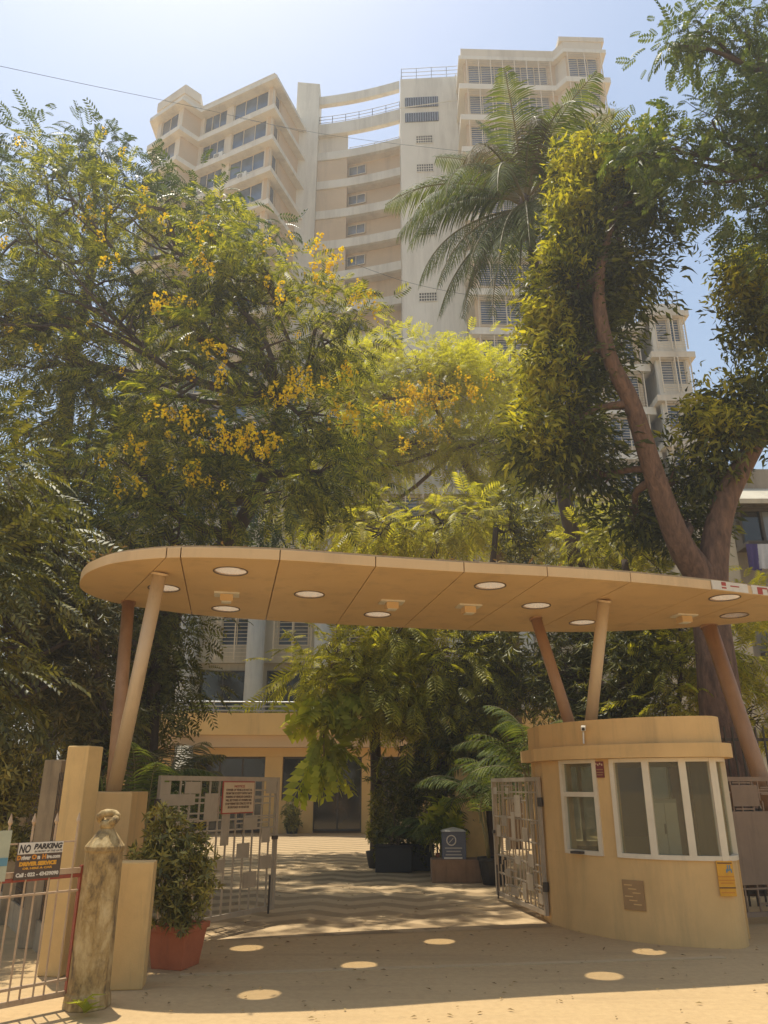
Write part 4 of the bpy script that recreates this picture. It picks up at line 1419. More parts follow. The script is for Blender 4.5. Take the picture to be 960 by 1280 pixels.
text_part('lettering', 'D', 'ink_orange', t, (cx_ + w_ * 0.45, yo, cz_ + h_ * 0.04), X_, U_, h_ * 0.16, bold=0.003)
text_part('lettering', 'river', 'sign_white', t, (cx_ + w_ * 0.30, yo, cz_ + h_ * 0.04), X_, U_, h_ * 0.15, bold=0.003, width=w_ * 0.2)
text_part('lettering', 'O', 'ink_orange', t, (cx_ + w_ * 0.12, yo, cz_ + h_ * 0.04), X_, U_, h_ * 0.17, bold=0.003)
text_part('lettering', 'n', 'sign_white', t, (cx_ + w_ * 0.02, yo, cz_ + h_ * 0.04), X_, U_, h_ * 0.15, bold=0.003)
text_part('lettering', 'H', 'ink_orange', t, (cx_ - w_ * 0.10, yo, cz_ + h_ * 0.04), X_, U_, h_ * 0.17, bold=0.003)
text_part('lettering', 'ire.com', 'sign_white', t, (cx_ - w_ * 0.31, yo, cz_ + h_ * 0.04), X_, U_, h_ * 0.14, bold=0.002, width=w_ * 0.3)
text_part('lettering', 'DRIVER SERVICE', 'sign_yellow', t, (cx_ + w_ * 0.02, yo, cz_ - h_ * 0.13), X_, U_, h_ * 0.14, bold=0.003, width=w_ * 0.82)
text_part('lettering', 'OR HIRE A CAR', 'sign_yellow', t, (cx_ + w_ * 0.02, yo, cz_ - h_ * 0.23), X_, U_, h_ * 0.075, bold=0.001, width=w_ * 0.66)
text_part('lettering', 'Call : 022 - 43439090', 'sign_white', t, (cx_ + w_ * 0.0, yo, cz_ - h_ * 0.42), X_, U_, h_ * 0.14, bold=0.002, width=w_ * 0.94)
xa, xb = gate_x(8, 1.2), gate_x(8, 1.2) + 0.42
t, cx_, cz_, w_, h_ = sign_on_gate('advert_board', 'pale greenish board with blue mark beside the no parking sign', xa, xb, za, zb_ + 0.1)
MB().box((cx_, yf, cz_), (w_, 0.01, h_)).build('board', plain('pale_green', (0.45, 0.46, 0.32), 0.5), t, local=True)
MB().box((cx_, yf + 0.008, cz_ - h_ * 0.12), (w_ * 0.98, 0.004, h_ * 0.16)).build('blue_mark', 'ink_blue', t, local=True)

# ------------------------------------------------------------------ driveway side: plinth, printed box, fence behind the plants
c = G(571, 1104)
tag(MB().span((c.x - 0.48, c.y, 0), (c.x + 0.48, c.y + 0.5, 0.42)).build('plinth_block', 'plinth', loc=(c.x, c.y + 0.25, 0), bevel=0.02), 'low brown plastered block beside the driveway carrying a printed box', 'block')
bxo = thing('printed_box', (c.x - 0.02, c.y + 0.22, 0.42), 'blue grey printed box with pale lid on the brown block', 'box')
MB().box((0, 0, 0.25), (0.46, 0.34, 0.5)).build('body', 'blue_grey', bxo, local=True, bevel=0.01)
MB().add([(-0.25, -0.19, 0.5), (0.25, -0.19, 0.5), (0.25, 0.19, 0.5), (-0.25, 0.19, 0.5), (-0.2, -0.15, 0.53), (0.2, -0.15, 0.53), (0.2, 0.15, 0.53), (-0.2, 0.15, 0.53), (0, 0, 0.58)],
         [(3, 2, 1, 0), (0, 1, 5, 4), (1, 2, 6, 5), (2, 3, 7, 6), (3, 0, 4, 7), (4, 5, 8), (5, 6, 8), (6, 7, 8), (7, 4, 8)]).build('lid', 'sign_white', bxo, local=True)
fr = MB()
rl = [(0.09 * math.cos(a_ * math.pi / 8) - 0.06, -0.174, 0.34 + 0.09 * math.sin(a_ * math.pi / 8)) for a_ in range(17)]
fr.tube(rl, 0.012, 6)
fr.bar((-0.1, -0.174, 0.3), (-0.02, -0.174, 0.38), 0.02, 0.01)
fr.build('emblem', 'sign_white', bxo, local=True)
for z, w_ in ((0.2, 0.34), (0.14, 0.28), (0.08, 0.32)):
    piece('lettering', 'pale_panel', bxo, (-0.02, -0.172, z), (w_, 0.006, 0.022), 0, True)
piece('base_strip', 'sign_white', bxo, (-0.03, -0.172, 0.02), (0.36, 0.006, 0.03), 0, True)
gp = P(587, 955, 17.6)
tag(MB().span((gp.x - 0.32, 17.6, 0), (gp.x + 0.32, 17.9, gp.z)).build('garden_pier', 'cream', loc=(gp.x, 17.75, 0), bevel=0.015), 'cream pier standing among the palm fronds behind the printed box', 'pier')
gf = thing('garden_fence', (1.2, 18.9, 0), 'grey upright bar fence behind the driveway plants', 'fence')
for k in range(26):
    piece('bar', 'gate', gf, (0.0 + 0.11 * k, 18.95 - 0.02 * k, 1.1), (0.035, 0.02, 1.9))
for z in (0.25, 1.9):
    piece('rail', 'gate', gf, (1.37, 18.72, z), (2.85, 0.03, 0.05), -0.18)
ff = thing('iron_fence', (6.6, 13.2, 0), 'dark iron spiked fence at the foot of the white house', 'fence')
for k in range(24):
    piece('bar', 'dark_iron', ff, (5.2 + 0.13 * k, 13.2, 1.35), (0.025, 0.025, 2.7))
for z in (0.2, 1.4, 2.5):
    piece('rail', 'dark_iron', ff, (6.7, 13.23, z), (3.1, 0.03, 0.05))

# ------------------------------------------------------------------ overhead cables
for pts, lb in (([(-40, 74, 26), (100, 104, 30), (230, 131, 34), (380, 165, 38)], 'thin black cable from the sky to the tower wall'),
                ([(300, 148, 38), (420, 170, 38), (560, 187, 38), (640, 195, 38)], 'thin cable crossing in front of the stair tower'),
                ([(430, 325, 36), (500, 350, 36), (570, 366, 36), (640, 375, 36)], 'thin cable low across the stair tower')):
    q = catmull([P(*p) for p in pts], 6)
    tag(MB().tube(q, 0.012, 5).build('cable', 'cable'), lb, 'cable')


# ------------------------------------------------------------------ leaves
def quads_to_arrays(mbv, mbf):
    return np.array(mbv, dtype=np.float32), np.array(mbf, dtype=np.int32)


def tmpl_bipinnate(pairs=8, plen=0.36, pw=0.085, droop=0.35):
    """feathery compound leaf, rachis along x, length 1"""
    v, f = [], []

    def pt(x):
        return np.array([x, 0, -droop * x * x])
    n = 0
    for k in range(pairs):
        x = 0.12 + 0.88 * k / (pairs - 1)
        L = plen * (0.55 + 0.9 * math.sin(math.pi * (0.18 + 0.72 * k / (pairs - 1))) * 0.62)
        for s in (-1, 1):
            p = pt(x)
            d = np.array([0.55, s * 0.85, -0.28])
            d = d / np.linalg.norm(d)
            w = np.array([0.83, -s * 0.5, 0.0]) * pw * 0.5
            v += [p, p + d * L * 0.5 + w, p + d * L + np.array([0, 0, -0.06]), p + d * L * 0.5 - w]
            f.append((n, n + 1, n + 2, n + 3))
            n += 4
    r = 0.008
    for a_, b_ in ((0, 0.5), (0.5, 1.0)):
        p, q = pt(a_), pt(b_)
        v += [p + [0, -r, 0], q + [0, -r, 0], q + [0, r, 0], p + [0, r, 0]]
        f.append((n, n + 1, n + 2, n + 3))
        n += 4
    return np.array(v, dtype=np.float32), np.array(f, dtype=np.int32)


def tmpl_blade(L=1.0, w=0.3, fold=0.08, bend=0.25):
    """single leaf: two folded halves, two quads each way along the midrib"""
    v = [(0, 0, 0), (0.4 * L, 0, -bend * 0.12), (L, 0, -bend), (0.38 * L, w / 2, fold - bend * 0.12), (0.38 * L, -w / 2, fold - bend * 0.12)]
    f = [(0, 1, 2, 3), (0, 4, 2, 1)]
    return np.array(v, dtype=np.float32), np.array(f, dtype=np.int32)


def tmpl_whorl(nl=7, spread=0.9, w=0.28, seed=1, down=0.35):
    """tuft of simple leaves round a twig end that points along x"""
    rr = np.random.default_rng(seed)
    bv, bf = tmpl_blade(1.0, w)
    V, F = [], []
    for k in range(nl):
        a_ = 2 * math.pi * (k + rr.uniform(-.3, .3)) / nl
        d = np.array([rr.uniform(0.15, 0.8), spread * math.cos(a_), spread * math.sin(a_)])
        d /= np.linalg.norm(d)
        z = np.array([1.0, 0, 0]) + rr.normal(0, 0.35, 3)
        y = np.cross(z, d)
        y /= np.linalg.norm(y)
        z = np.cross(d, y)
        Rm = np.stack([d, y, z])
        V.append(bv @ Rm * rr.uniform(0.75, 1.1) + np.array([rr.uniform(-0.35, 0.1), 0, 0]))
        F.append(bf + 5 * k)
    return np.concatenate(V).astype(np.float32), np.concatenate(F).astype(np.int32)


def tmpl_cluster(nl=8, w=0.3, seed=2):
    """loose handful of hanging leaves of unlike size, no two from the same point"""
    rr = np.random.default_rng(seed)
    bv, bf = tmpl_blade(1.0, w, 0.1, 0.3)
    V, F = [], []
    for k in range(nl):
        d = np.array([0.7, 0, 0]) + rr.normal(0, 0.55, 3)
        d /= np.linalg.norm(d)
        y = np.cross(rr.normal(0, 1, 3), d)
        y /= np.linalg.norm(y)
        z = np.cross(d, y)
        V.append(bv @ np.stack([d, y, z]) * rr.uniform(0.45, 1.05) + rr.normal(0, 0.45, 3))
        F.append(bf + 5 * k)
    return np.concatenate(V).astype(np.float32), np.concatenate(F).astype(np.int32)


def tmpl_flower(seed=3, n=13):
    """upright spray of crumpled petals"""
    rr = np.random.default_rng(seed)
    V, F = [], []
    for k in range(n):
        x = k / n
        c = np.array([x, *(rr.normal(0, 0.2 * (1 - 0.55 * x), 2))])
        for j in range(2):
            d = rr.normal(0, 1, 3)
            d /= np.linalg.norm(d)
            e = np.cross(d, rr.normal(0, 1, 3))
            e /= np.linalg.norm(e)
            s = 0.13 * rr.uniform(0.6, 1.2)
            V += [c - d * s, c - e * s * 0.7, c + d * s, c + e * s * 0.7]
            F.append([len(V) - 4, len(V) - 3, len(V) - 2, len(V) - 1])
    return np.array(V, dtype=np.float32), np.array(F, dtype=np.int32)


T_BIP = tmpl_bipinnate()
T_BIP2 = tmpl_bipinnate(7, 0.3, 0.11, 0.5)
T_FINE = tmpl_bipinnate(6, 0.42, 0.1, 0.3)
T_WHORL = tmpl_whorl(7)
T_MANGO = tmpl_cluster(8, 0.3, 11)
T_DROOP = tmpl_whorl(6, 0.45, 0.16, 4)
T_BLADE = tmpl_blade(1, 0.2, 0.03, 0.35)
T_FLOWER = tmpl_flower()


def norm_rows(a):
    return a / np.maximum(np.linalg.norm(a, axis=1, keepdims=True), 1e-9)


def scatter(T, pos, dirs, size, upj=0.5, r=rng):
    tv, tf = T
    N = len(pos)
    d = norm_rows(np.asarray(dirs, dtype=np.float64))
    up = np.array([0, 0, 1.0]) + r.normal(0, upj, (N, 3))
    y = norm_rows(np.cross(up, d))
    z = np.cross(d, y)
    size = np.broadcast_to(np.asarray(size, dtype=np.float64), (N,))
    V = (tv[None, :, 0:1] * d[:, None, :] + tv[None, :, 1:2] * y[:, None, :] + tv[None, :, 2:3] * z[:, None, :]) * size[:, None, None] + np.asarray(pos)[:, None, :]
    F = tf[None, :, :] + (np.arange(N) * len(tv))[:, None, None]
    return V.reshape(-1, 3), F.reshape(-1, tf.shape[1])


def merge(parts):
    V, F, o = [], [], 0
    for v, f in parts:
        V.append(v)
        F.append(f + o)
        o += len(v)
    return np.concatenate(V), np.concatenate(F)


def wob(p, q, n, amp, sag=0.0):
    """points of a crooked limb from p to q"""
    p, q = Vector(p), Vector(q)
    L = (q - p).length
    out = []
    j1, j2 = Vector(rng.normal(0, amp * L, 3)), Vector(rng.normal(0, amp * L, 3))
    for i in range(n + 1):
        t = i / n
        out.append(p.lerp(q, t) + j1 * math.sin(math.pi * t) + j2 * math.sin(2 * math.pi * t) * 0.5 + Vector((0, 0, sag * L * math.sin(math.pi * t))))
    return out


def lobe_world(l):
    px, py, Y, rx, ry = l[:5]
    c = P(px, py, Y)
    k = mpp(Y, py) / 1.0
    return np.array(c), np.array([rx * k, l[5] if len(l) > 5 else (rx + ry) * 0.5 * k * 0.9, ry * k])


def make_tree(name, label, trunk, lobes, T, nleaf, lsize, mat, barkm, per=16, clump=0.45, fork=None, down=0.25, limb_r=0.11, shell=0.5, sprays=None, spraymat='petal',
              twig=True, twig_r=0.028, cat='tree', group=None, crown_name='crown', dirmode='out'):
    """tapered trunk with limbs to each lobe, crooked twigs to leaf clumps, leaves round each clump"""
    base = Vector(trunk[0][0])
    root = thing(name, base, label, cat, group)
    pts = catmull([t[0] for t in trunk], 5)
    rad = []
    for i in range(len(trunk) - 1):
        for k in range(5):
            rad.append(trunk[i][1] + (trunk[i + 1][1] - trunk[i][1]) * k / 5)
    rad.append(trunk[-1][1])
    mb = MB().tube(pts, rad, 12)
    fork = fork if fork is not None else len(trunk) // 2
    starts = [(Vector(t[0]), t[1]) for t in trunk[fork:]]
    area = sum(l[3] * l[4] for l in lobes)
    LV, TV = [], MB()
    for l in lobes:
        c, rr = lobe_world(l)
        s, r0 = min(starts, key=lambda q: (q[0] - Vector(c)).length)
        lr = min(r0 * 0.8, limb_r)
        lim = wob(s, c, 7, 0.07)
        mb.tube(lim, [lr + (lr * 0.3 - lr) * i / 7 for i in range(8)], 7)
        N = max(6, int(nleaf * l[3] * l[4] / area / per))
        u = norm_rows(rng.normal(0, 1, (N, 3)))
        rad_ = (shell + (1 - shell) * rng.random(N) ** 0.7)[:, None]
        jag = (1 + 0.18 * np.sin(u[:, 0:1] * 5 + l[0]) * np.cos(u[:, 2:3] * 4 + l[1]))
        cl = c + u * rad_ * rr * jag
        if twig:
            for q in cl:
                a_ = lim[-1].lerp(lim[4], rng.random())
                w_ = wob(a_, q, 3, 0.1)
                TV.tube(w_, [twig_r, twig_r * 0.75, twig_r * 0.5, twig_r * 0.25], 4)
        nn = rng.integers(int(per * 0.6), int(per * 1.4) + 1, N)
        pos = np.repeat(cl, nn, axis=0)
        outd = np.repeat(u, nn, axis=0)
        off = rng.normal(0, 1, pos.shape) * clump
        off[:, 2] *= 0.65
        dirs = off / clump * 0.7 + outd * 0.5 + rng.normal(0, 0.3, pos.shape) + np.array([0, 0, -down])
        if dirmode == 'down':
            dirs = rng.normal(0, 0.45, pos.shape) + np.array([0, 0, -1.0]) + outd * 0.2
        LV.append(scatter(T, pos + off, dirs, lsize * rng.uniform(0.5, 1.3, len(pos))))
    mb.build('trunk', barkm, root, smooth=True)
    if TV.v:
        tag(TV.build('twigs', barkm, root, smooth=True), kind='stuff')
    V, F = merge(LV)
    tag(np_mesh(crown_name, V, F, mat, root, worldloc(root)), kind='stuff')
    if sprays:
        pos = []
        for (px, py, n_) in sprays:
            best = None
            for l in lobes:
                q = ((px - l[0]) / l[3]) ** 2 + ((py - l[1]) / l[4]) ** 2
                if q < 1.3:
                    Y = l[2] - lobe_world(l)[1][1] * math.sqrt(max(0.0, 1 - min(q, 1)))
                    best = Y if best is None else min(best, Y)
            if best is None:
                best = lobes[0][2]
            for _ in range(n_):
                pos.append(P(px + rng.normal(0, 15), py + rng.normal(0, 10), best - (0.9 if name == 'pale_tree' else 0.3) + rng.normal(0, 0.2)))
        pos = np.array(pos)
        d = rng.normal(0, 0.35, pos.shape) + np.array([0, 0, 1.0])
        V, F = scatter(T_FLOWER, pos, d, (0.4 if name == 'pale_tree' else 0.32) * rng.uniform(0.6, 1.25, len(pos)))
        tag(np_mesh('flowers', V, F, spraymat, root, worldloc(root)), kind='stuff')
    return root


# big flowering tree on the left
b0 = P(172, 985, 16.8)
b0.z = 0
copper_lobes = [(85, 240, 18.5, 90, 55), (20, 300, 17.5, 80, 80), (180, 268, 18, 90, 50), (265, 285, 18.3, 55, 45), (110, 360, 17, 110, 75), (235, 355, 17, 90, 75), (340, 345, 16.5, 85, 68),
                (405, 415, 16.5, 55, 75), (320, 440, 16, 90, 55), (190, 470, 16.5, 85, 60), (60, 450, 17, 80, 70), (60, 560, 17, 80, 60), (280, 545, 15.5, 95, 55), (385, 530, 16, 65, 60),
                (180, 590, 15.5, 95, 55), (310, 615, 15.2, 90, 50), (60, 640, 16, 75, 50), (200, 665, 15, 90, 40), (410, 590, 16, 45, 45), (-60, 420, 17, 90, 120)]
make_tree('flowering_tree', 'broad dark green tree with yellow flower sprays left of the driveway',
          [(b0, 0.3), (P(190, 860, 16.8), 0.26), (P(225, 745, 16.8), 0.23), (P(290, 670, 16.8), 0.2), (P(332, 590, 16.8), 0.15), (P(350, 500, 16.8), 0.1)],
          copper_lobes, T_BIP, 6600, 0.46, 'leaf_copper', 'bark_dark', per=30, clump=0.36, fork=2, limb_r=0.15, shell=0.3, twig_r=0.04,
          sprays=[(118, 258, 3), (155, 262, 4), (185, 268, 2), (210, 258, 2), (245, 298, 4), (247, 330, 5), (222, 385, 5), (215, 395, 4), (395, 320, 4), (410, 335, 5), (418, 350, 4), (432, 365, 5), (455, 372, 7), (462, 380, 5),
                   (400, 345, 3), (350, 360, 3), (360, 365, 2), (270, 470, 4), (255, 440, 3), (250, 432, 3), (375, 490, 8), (385, 485, 6), (360, 505, 6), (440, 520, 8), (436, 530, 6), (340, 500, 6), (425, 475, 5), (300, 558, 8), (315, 560, 8),
                   (335, 556, 7), (240, 530, 6), (215, 530, 5), (268, 545, 5), (165, 572, 5), (150, 612, 4), (230, 603, 6), (120, 330, 2), (20, 185, 2), (135, 190, 2)] + [(int(rng.uniform(10, 440)), int(rng.uniform(240, 620)), 1) for _ in range(26)])
# darker tree behind it, against the sky
b1 = P(60, 985, 23)
b1.z = 0
make_tree('background_tree', 'hazy dark green tree rising behind the flowering tree', [(b1, 0.35), (P(70, 700, 23), 0.3), (P(90, 450, 23), 0.22), (P(120, 320, 23), 0.15)],
          [(120, 215, 23, 75, 50), (60, 230, 23, 70, 60), (165, 225, 23, 50, 34), (0, 230, 23, 60, 60), (125, 198, 23.5, 40, 26), (245, 262, 22, 42, 35), (290, 285, 21, 38, 28), (30, 330, 23, 80, 60), (130, 420, 24, 120, 80), (20, 560, 22, 100, 90),
           (180, 560, 24, 120, 90), (320, 540, 24, 90, 90), (310, 640, 23, 100, 50), (130, 680, 22, 120, 60)],
          T_BIP2, 3200, 0.6, 'leaf_copper_far', 'bark_dark', per=24, clump=0.5, shell=0.3, twig_r=0.035)
# pale tree in the middle
b2 = P(640, 990, 25)
b2.z = 0
make_tree('pale_tree', 'pale yellow green tree with orange blossom behind the middle of the canopy', [(b2, 0.24), (P(640, 780, 25), 0.2), (P(610, 640, 25), 0.15), (P(570, 560, 25), 0.11), (P(540, 500, 25), 0.07)],
          [(520, 455, 25, 65, 40), (465, 500, 25, 60, 50), (560, 480, 24.5, 60, 45), (610, 480, 25.5, 55, 45), (500, 560, 24.5, 70, 45), (600, 560, 24.5, 70, 50), (440, 590, 24, 55, 45), (655, 540, 25, 35, 60),
           (400, 650, 24, 60, 40), (500, 650, 24, 70, 40), (620, 650, 24, 70, 45), (700, 660, 24, 60, 40), (445, 455, 25.5, 40, 35), (640, 470, 26, 40, 40)],
          T_FINE, 8500, 0.4, 'leaf_pale', 'bark_tan', per=24, clump=0.42, shell=0.35, limb_r=0.1,
          sprays=[(515, 498, 14), (540, 495, 12), (560, 492, 8), (495, 520, 8), (530, 505, 8), (580, 495, 7), (478, 522, 6), (555, 540, 6), (515, 558, 8), (410, 480, 5), (600, 490, 4)])
# small twisted feathery tree beside the drive
b3 = G(472, 1072)
b3 = Vector((b3.x, 19.4, 0))
make_tree('feathery_tree', 'small twisted tree with drooping feathery leaves overhanging the driveway',
          [(b3, 0.17), (P(470, 960, 19.4), 0.14), (P(466, 880, 19.4), 0.12), (P(458, 820, 19.3), 0.1), (P(500, 740, 19.2), 0.085), (P(545, 690, 19.2), 0.07), (P(540, 640, 19.2), 0.05)],
          [(430, 825, 18.8, 60, 30), (500, 800, 18.6, 55, 30), (560, 840, 18.4, 60, 40), (520, 880, 18.5, 55, 35), (460, 860, 18.4, 45, 30), (600, 880, 18.6, 40, 30), (400, 850, 18.6, 35, 22), (560, 660, 19.5, 60, 30), (470, 670, 19.5, 70, 25), (490, 760, 19, 60, 30)],
          T_BIP, 2100, 0.55, 'leaf_feather', 'bark_dark', per=12, clump=0.42, fork=3, limb_r=0.07, shell=0.2, down=0.5)
# low hanging bright spray in front of it
b4 = P(405, 880, 18.2)
make_tree('hanging_vine', 'bright green leafy spray hanging down in front of the entrance doors', [(Vector((b4.x + 0.35, 18.6, 5.2)), 0.03), (P(410, 850, 18.3), 0.025), (P(405, 900, 18.2), 0.02), (P(405, 945, 18.1), 0.012)],
          [(405, 905, 18.2, 18, 30), (402, 945, 18.1, 14, 24), (415, 870, 18.3, 22, 20)], tmpl_bipinnate(6, 0.46, 0.24, 0.3), 80, 0.62, 'leaf_lit', 'bark_tan', per=5, clump=0.12, shell=0.1, limb_r=0.015, twig=False, down=0.9, cat='vine', crown_name='foliage')
# dark drooping trees behind the booth and the drive
for (nm, lb, bx, Y, trk, lbs, nl) in (
        ('mast_tree', 'dark column of drooping leaves between the feathery tree and the forked poles', 612, 18.2, [(612, 900), (610, 780), (620, 660)],
         [(610, 800, 18.2, 42, 40), (600, 860, 18, 45, 45), (615, 930, 17.9, 40, 45), (580, 930, 18.3, 35, 50), (648, 660, 18.6, 28, 70), (650, 760, 18.6, 35, 60), (640, 850, 18.4, 40, 60), (545, 960, 18.5, 40, 45), (505, 960, 18.9, 30, 45), (530, 900, 18.7, 45, 35), (560, 1000, 18.4, 25, 35)], 2700),
        ('mast_tree', 'drooping leafy column hanging behind the slanted poles above the booth', 792, 16.2, [(792, 850), (792, 760), (780, 700)],
         [(792, 800, 16.2, 30, 35), (795, 850, 16.1, 32, 40), (780, 890, 16.4, 40, 35), (690, 840, 17.5, 45, 50), (730, 800, 17.5, 40, 40), (830, 800, 16.8, 35, 40), (725, 890, 17, 50, 35)], 2300)):
    bb = P(bx, 985, Y)
    bb.z = 0
    make_tree(nm, lb, [(bb, 0.14)] + [(P(x_, y_, Y), 0.12 - 0.025 * i_) for i_, (x_, y_) in enumerate(trk)], lbs, T_DROOP, nl, 0.26, 'leaf_dark', 'bark_dark', per=16, clump=0.3, dirmode='down', limb_r=0.05, shell=0.3, fork=1)

# ------------------------------------------------------------------ glossy dark tree with the forked trunk on the right
Y5 = 14.8
b5 = P(912, 985, Y5)
b5.z = 0
tr = [(b5, 0.45), (P(903, 900, Y5), 0.4), (P(893, 810, Y5), 0.36), (P(880, 730, Y5), 0.33), (P(850, 680, 14.6), 0.26), (P(820, 600, 14.3), 0.215), (P(790, 505, 14.0), 0.185), (P(760, 440, 13.9), 0.16), (P(748, 350, 13.9), 0.13), (P(768, 270, 14.4), 0.07)]
mango = make_tree('mango_tree', 'glossy dark leaved tree with forked reddish trunk rising behind the guard booth', tr,
                  [(770, 235, 15, 62, 55), (808, 258, 15, 32, 48), (736, 285, 14.4, 32, 38), (750, 340, 14.8, 48, 55), (792, 340, 15.2, 38, 50), (714, 370, 14.3, 28, 50), (735, 420, 15, 48, 55), (712, 455, 14.5, 28, 50),
                   (712, 515, 15, 38, 45), (700, 550, 14.8, 50, 50), (725, 595, 15.3, 38, 30), (845, 600, 15.8, 30, 30), (850, 650, 15.8, 35, 35), (790, 650, 15.6, 30, 25)],
                  T_MANGO, 4000, 0.27, 'leaf_mango', 'bark_red', per=20, clump=0.36, fork=4, limb_r=0.1, shell=0.3, down=0.5)
# second limb of the fork, with its own foliage
l2 = catmull([P(890, 790, Y5), P(892, 700, Y5), P(905, 630, Y5), P(935, 570, Y5), P(972, 505, Y5), P(1005, 430, Y5)], 5)
r2 = [0.33 - 0.2 * i / (len(l2) - 1) for i in range(len(l2))]
MB().tube(l2, r2, 12).build('trunk', 'bark_red', mango, smooth=True)
LV, TW = [], MB()
for (lx, ly, lY, rx, ry) in ((915, 530, 14.6, 38, 30), (950, 490, 14.6, 28, 30), (945, 400, 14.8, 28, 38), (935, 340, 14.8, 25, 28), (885, 520, 15, 20, 18), (885, 590, 15, 25, 28)):
    c, rr = lobe_world((lx, ly, lY, rx, ry))
    N = int(rx * ry / 34)
    u = norm_rows(rng.normal(0, 1, (N, 3)))
    cl = c + u * rr * (0.3 + 0.7 * rng.random((N, 1)))
    st_ = min(l2, key=lambda q: (q - Vector(c)).length)
    lim = wob(st_, c, 5, 0.08)
    TW.tube(lim, [0.07, 0.06, 0.05, 0.04, 0.035, 0.03], 6)
    for q in cl[::2]:
        TW.tube(wob(lim[-1].lerp(lim[2], rng.random()), q, 3, 0.1), [0.022, 0.018, 0.012, 0.006], 4)
    pos = np.repeat(cl, 8, axis=0) + rng.normal(0, 0.28, (N * 8, 3))
    LV.append(scatter(T_MANGO, pos, rng.normal(0, 0.6, pos.shape) + np.array([0, 0, -0.5]), 0.27 * rng.uniform(0.7, 1.2, len(pos))))
tag(TW.build('twigs', 'bark_red', mango, smooth=True), kind='stuff')
V, F = merge(LV)
tag(np_mesh('crown', V, F, 'leaf_mango', mango, worldloc(mango)), kind='stuff')
# young leaves, the lit flank's sunlight put into their brighter colour
LV = []
for (lx, ly, lY, rx, ry) in ((716, 268, 14.2, 18, 26), (696, 325, 14.1, 16, 30), (684, 395, 14.1, 15, 32), (686, 465, 14.2, 16, 32), (735, 215, 14.5, 40, 25), (790, 190, 14.8, 30, 20), (680, 530, 14.3, 18, 26), (890, 520, 14.4, 26, 20), (940, 350, 14.5, 25, 30)):
    c, rr = lobe_world((lx, ly, lY, rx, ry))
    N = int(rx * ry / 22)
    u = norm_rows(rng.normal(0, 1, (N, 3)))
    pos = np.repeat(c + u * rr * (0.3 + 0.7 * rng.random((N, 1))), 7, axis=0)
    pos = pos + rng.normal(0, 0.27, pos.shape)
    LV.append(scatter(T_MANGO, pos, rng.normal(0, 0.6, pos.shape) + np.array([-0.2, 0, -0.3]), 0.26 * rng.uniform(0.7, 1.2, len(pos))))
V, F = merge(LV)
tag(np_mesh('lit_young_leaves', V, F, 'leaf_mango_young_lit', mango, worldloc(mango)), kind='stuff')

# tall rain tree leaning in from the right edge
b6 = Vector((9.6, 12.6, 0))
make_tree('rain_tree', 'tall airy tree with fine leaves reaching over the glossy dark tree', [(b6, 0.3), ((9.4, 12.6, 6), 0.25), ((9.2, 12.6, 11), 0.2), ((8.9, 12.7, 14.5), 0.14), ((8.6, 12.7, 17), 0.09)],
          [(930, 40, 12.6, 60, 40), (870, 25, 12.4, 45, 25), (950, 110, 12.6, 50, 40), (890, 150, 12.4, 60, 32), (840, 185, 12.3, 45, 24), (930, 190, 12.5, 60, 40), (880, 230, 12.3, 50, 30), (940, 260, 12.5, 45, 40), (800, 190, 12.6, 25, 18),
           (835, 60, 12.3, 22, 18), (1000, 150, 12.6, 60, 120), (1000, 320, 12.8, 40, 60)],
          tmpl_bipinnate(6, 0.34, 0.17, 0.3), 2300, 0.34, 'leaf_rain', 'bark_dark', per=14, clump=0.3, shell=0.2, limb_r=0.07, twig_r=0.016, fork=2)

b10 = P(840, 985, 15.9)
b10.z = 0
make_tree('garden_shrub', 'tangled shrub between the thick trunk and the white house', [(b10, 0.07), (P(845, 930, 15.9), 0.06), (P(850, 860, 15.9), 0.05), (P(850, 780, 15.9), 0.03)],
          [(850, 830, 16, 40, 40), (835, 890, 15.8, 40, 35), (930, 830, 16.2, 30, 45), (950, 900, 16, 30, 40), (925, 770, 16.5, 35, 30), (830, 740, 16.4, 40, 30), (760, 690, 17.5, 45, 22), (800, 660, 17.5, 40, 25), (725, 680, 17.6, 25, 20)],
          T_BIP, 1500, 0.42, 'leaf_feather', 'bark_dark', per=10, clump=0.34, limb_r=0.03, twig_r=0.014, shell=0.2, cat='bush', crown_name='foliage')

# ------------------------------------------------------------------ left thicket
b7 = P(190, 985, 15.5)
b7.z = 0
make_tree('shade_tree', 'dark low tree behind the left canopy poles', [(b7, 0.16), (P(190, 900, 15.5), 0.14), (P(195, 820, 15.5), 0.11), (P(200, 740, 15.5), 0.08)],
          [(190, 800, 15.5, 50, 50), (225, 850, 16, 30, 30), (130, 760, 15, 60, 50), (225, 775, 15.5, 40, 30), (70, 720, 15, 70, 60), (40, 830, 14.5, 70, 60), (90, 900, 14.5, 60, 50), (20, 680, 15, 60, 40), (-40, 620, 10.5, 70, 60), (-70, 740, 9.8, 70, 60), (10, 690, 11.5, 55, 45), (-90, 860, 9.5, 60, 60), (165, 880, 15.5, 40, 45), (60, 640, 15.5, 60, 40)],
          T_BIP2, 4400, 0.4, 'leaf_dark', 'bark_dark', per=14, clump=0.38, shell=0.3, limb_r=0.06)
b8 = P(112, 985, 12.6)
b8.z = 0
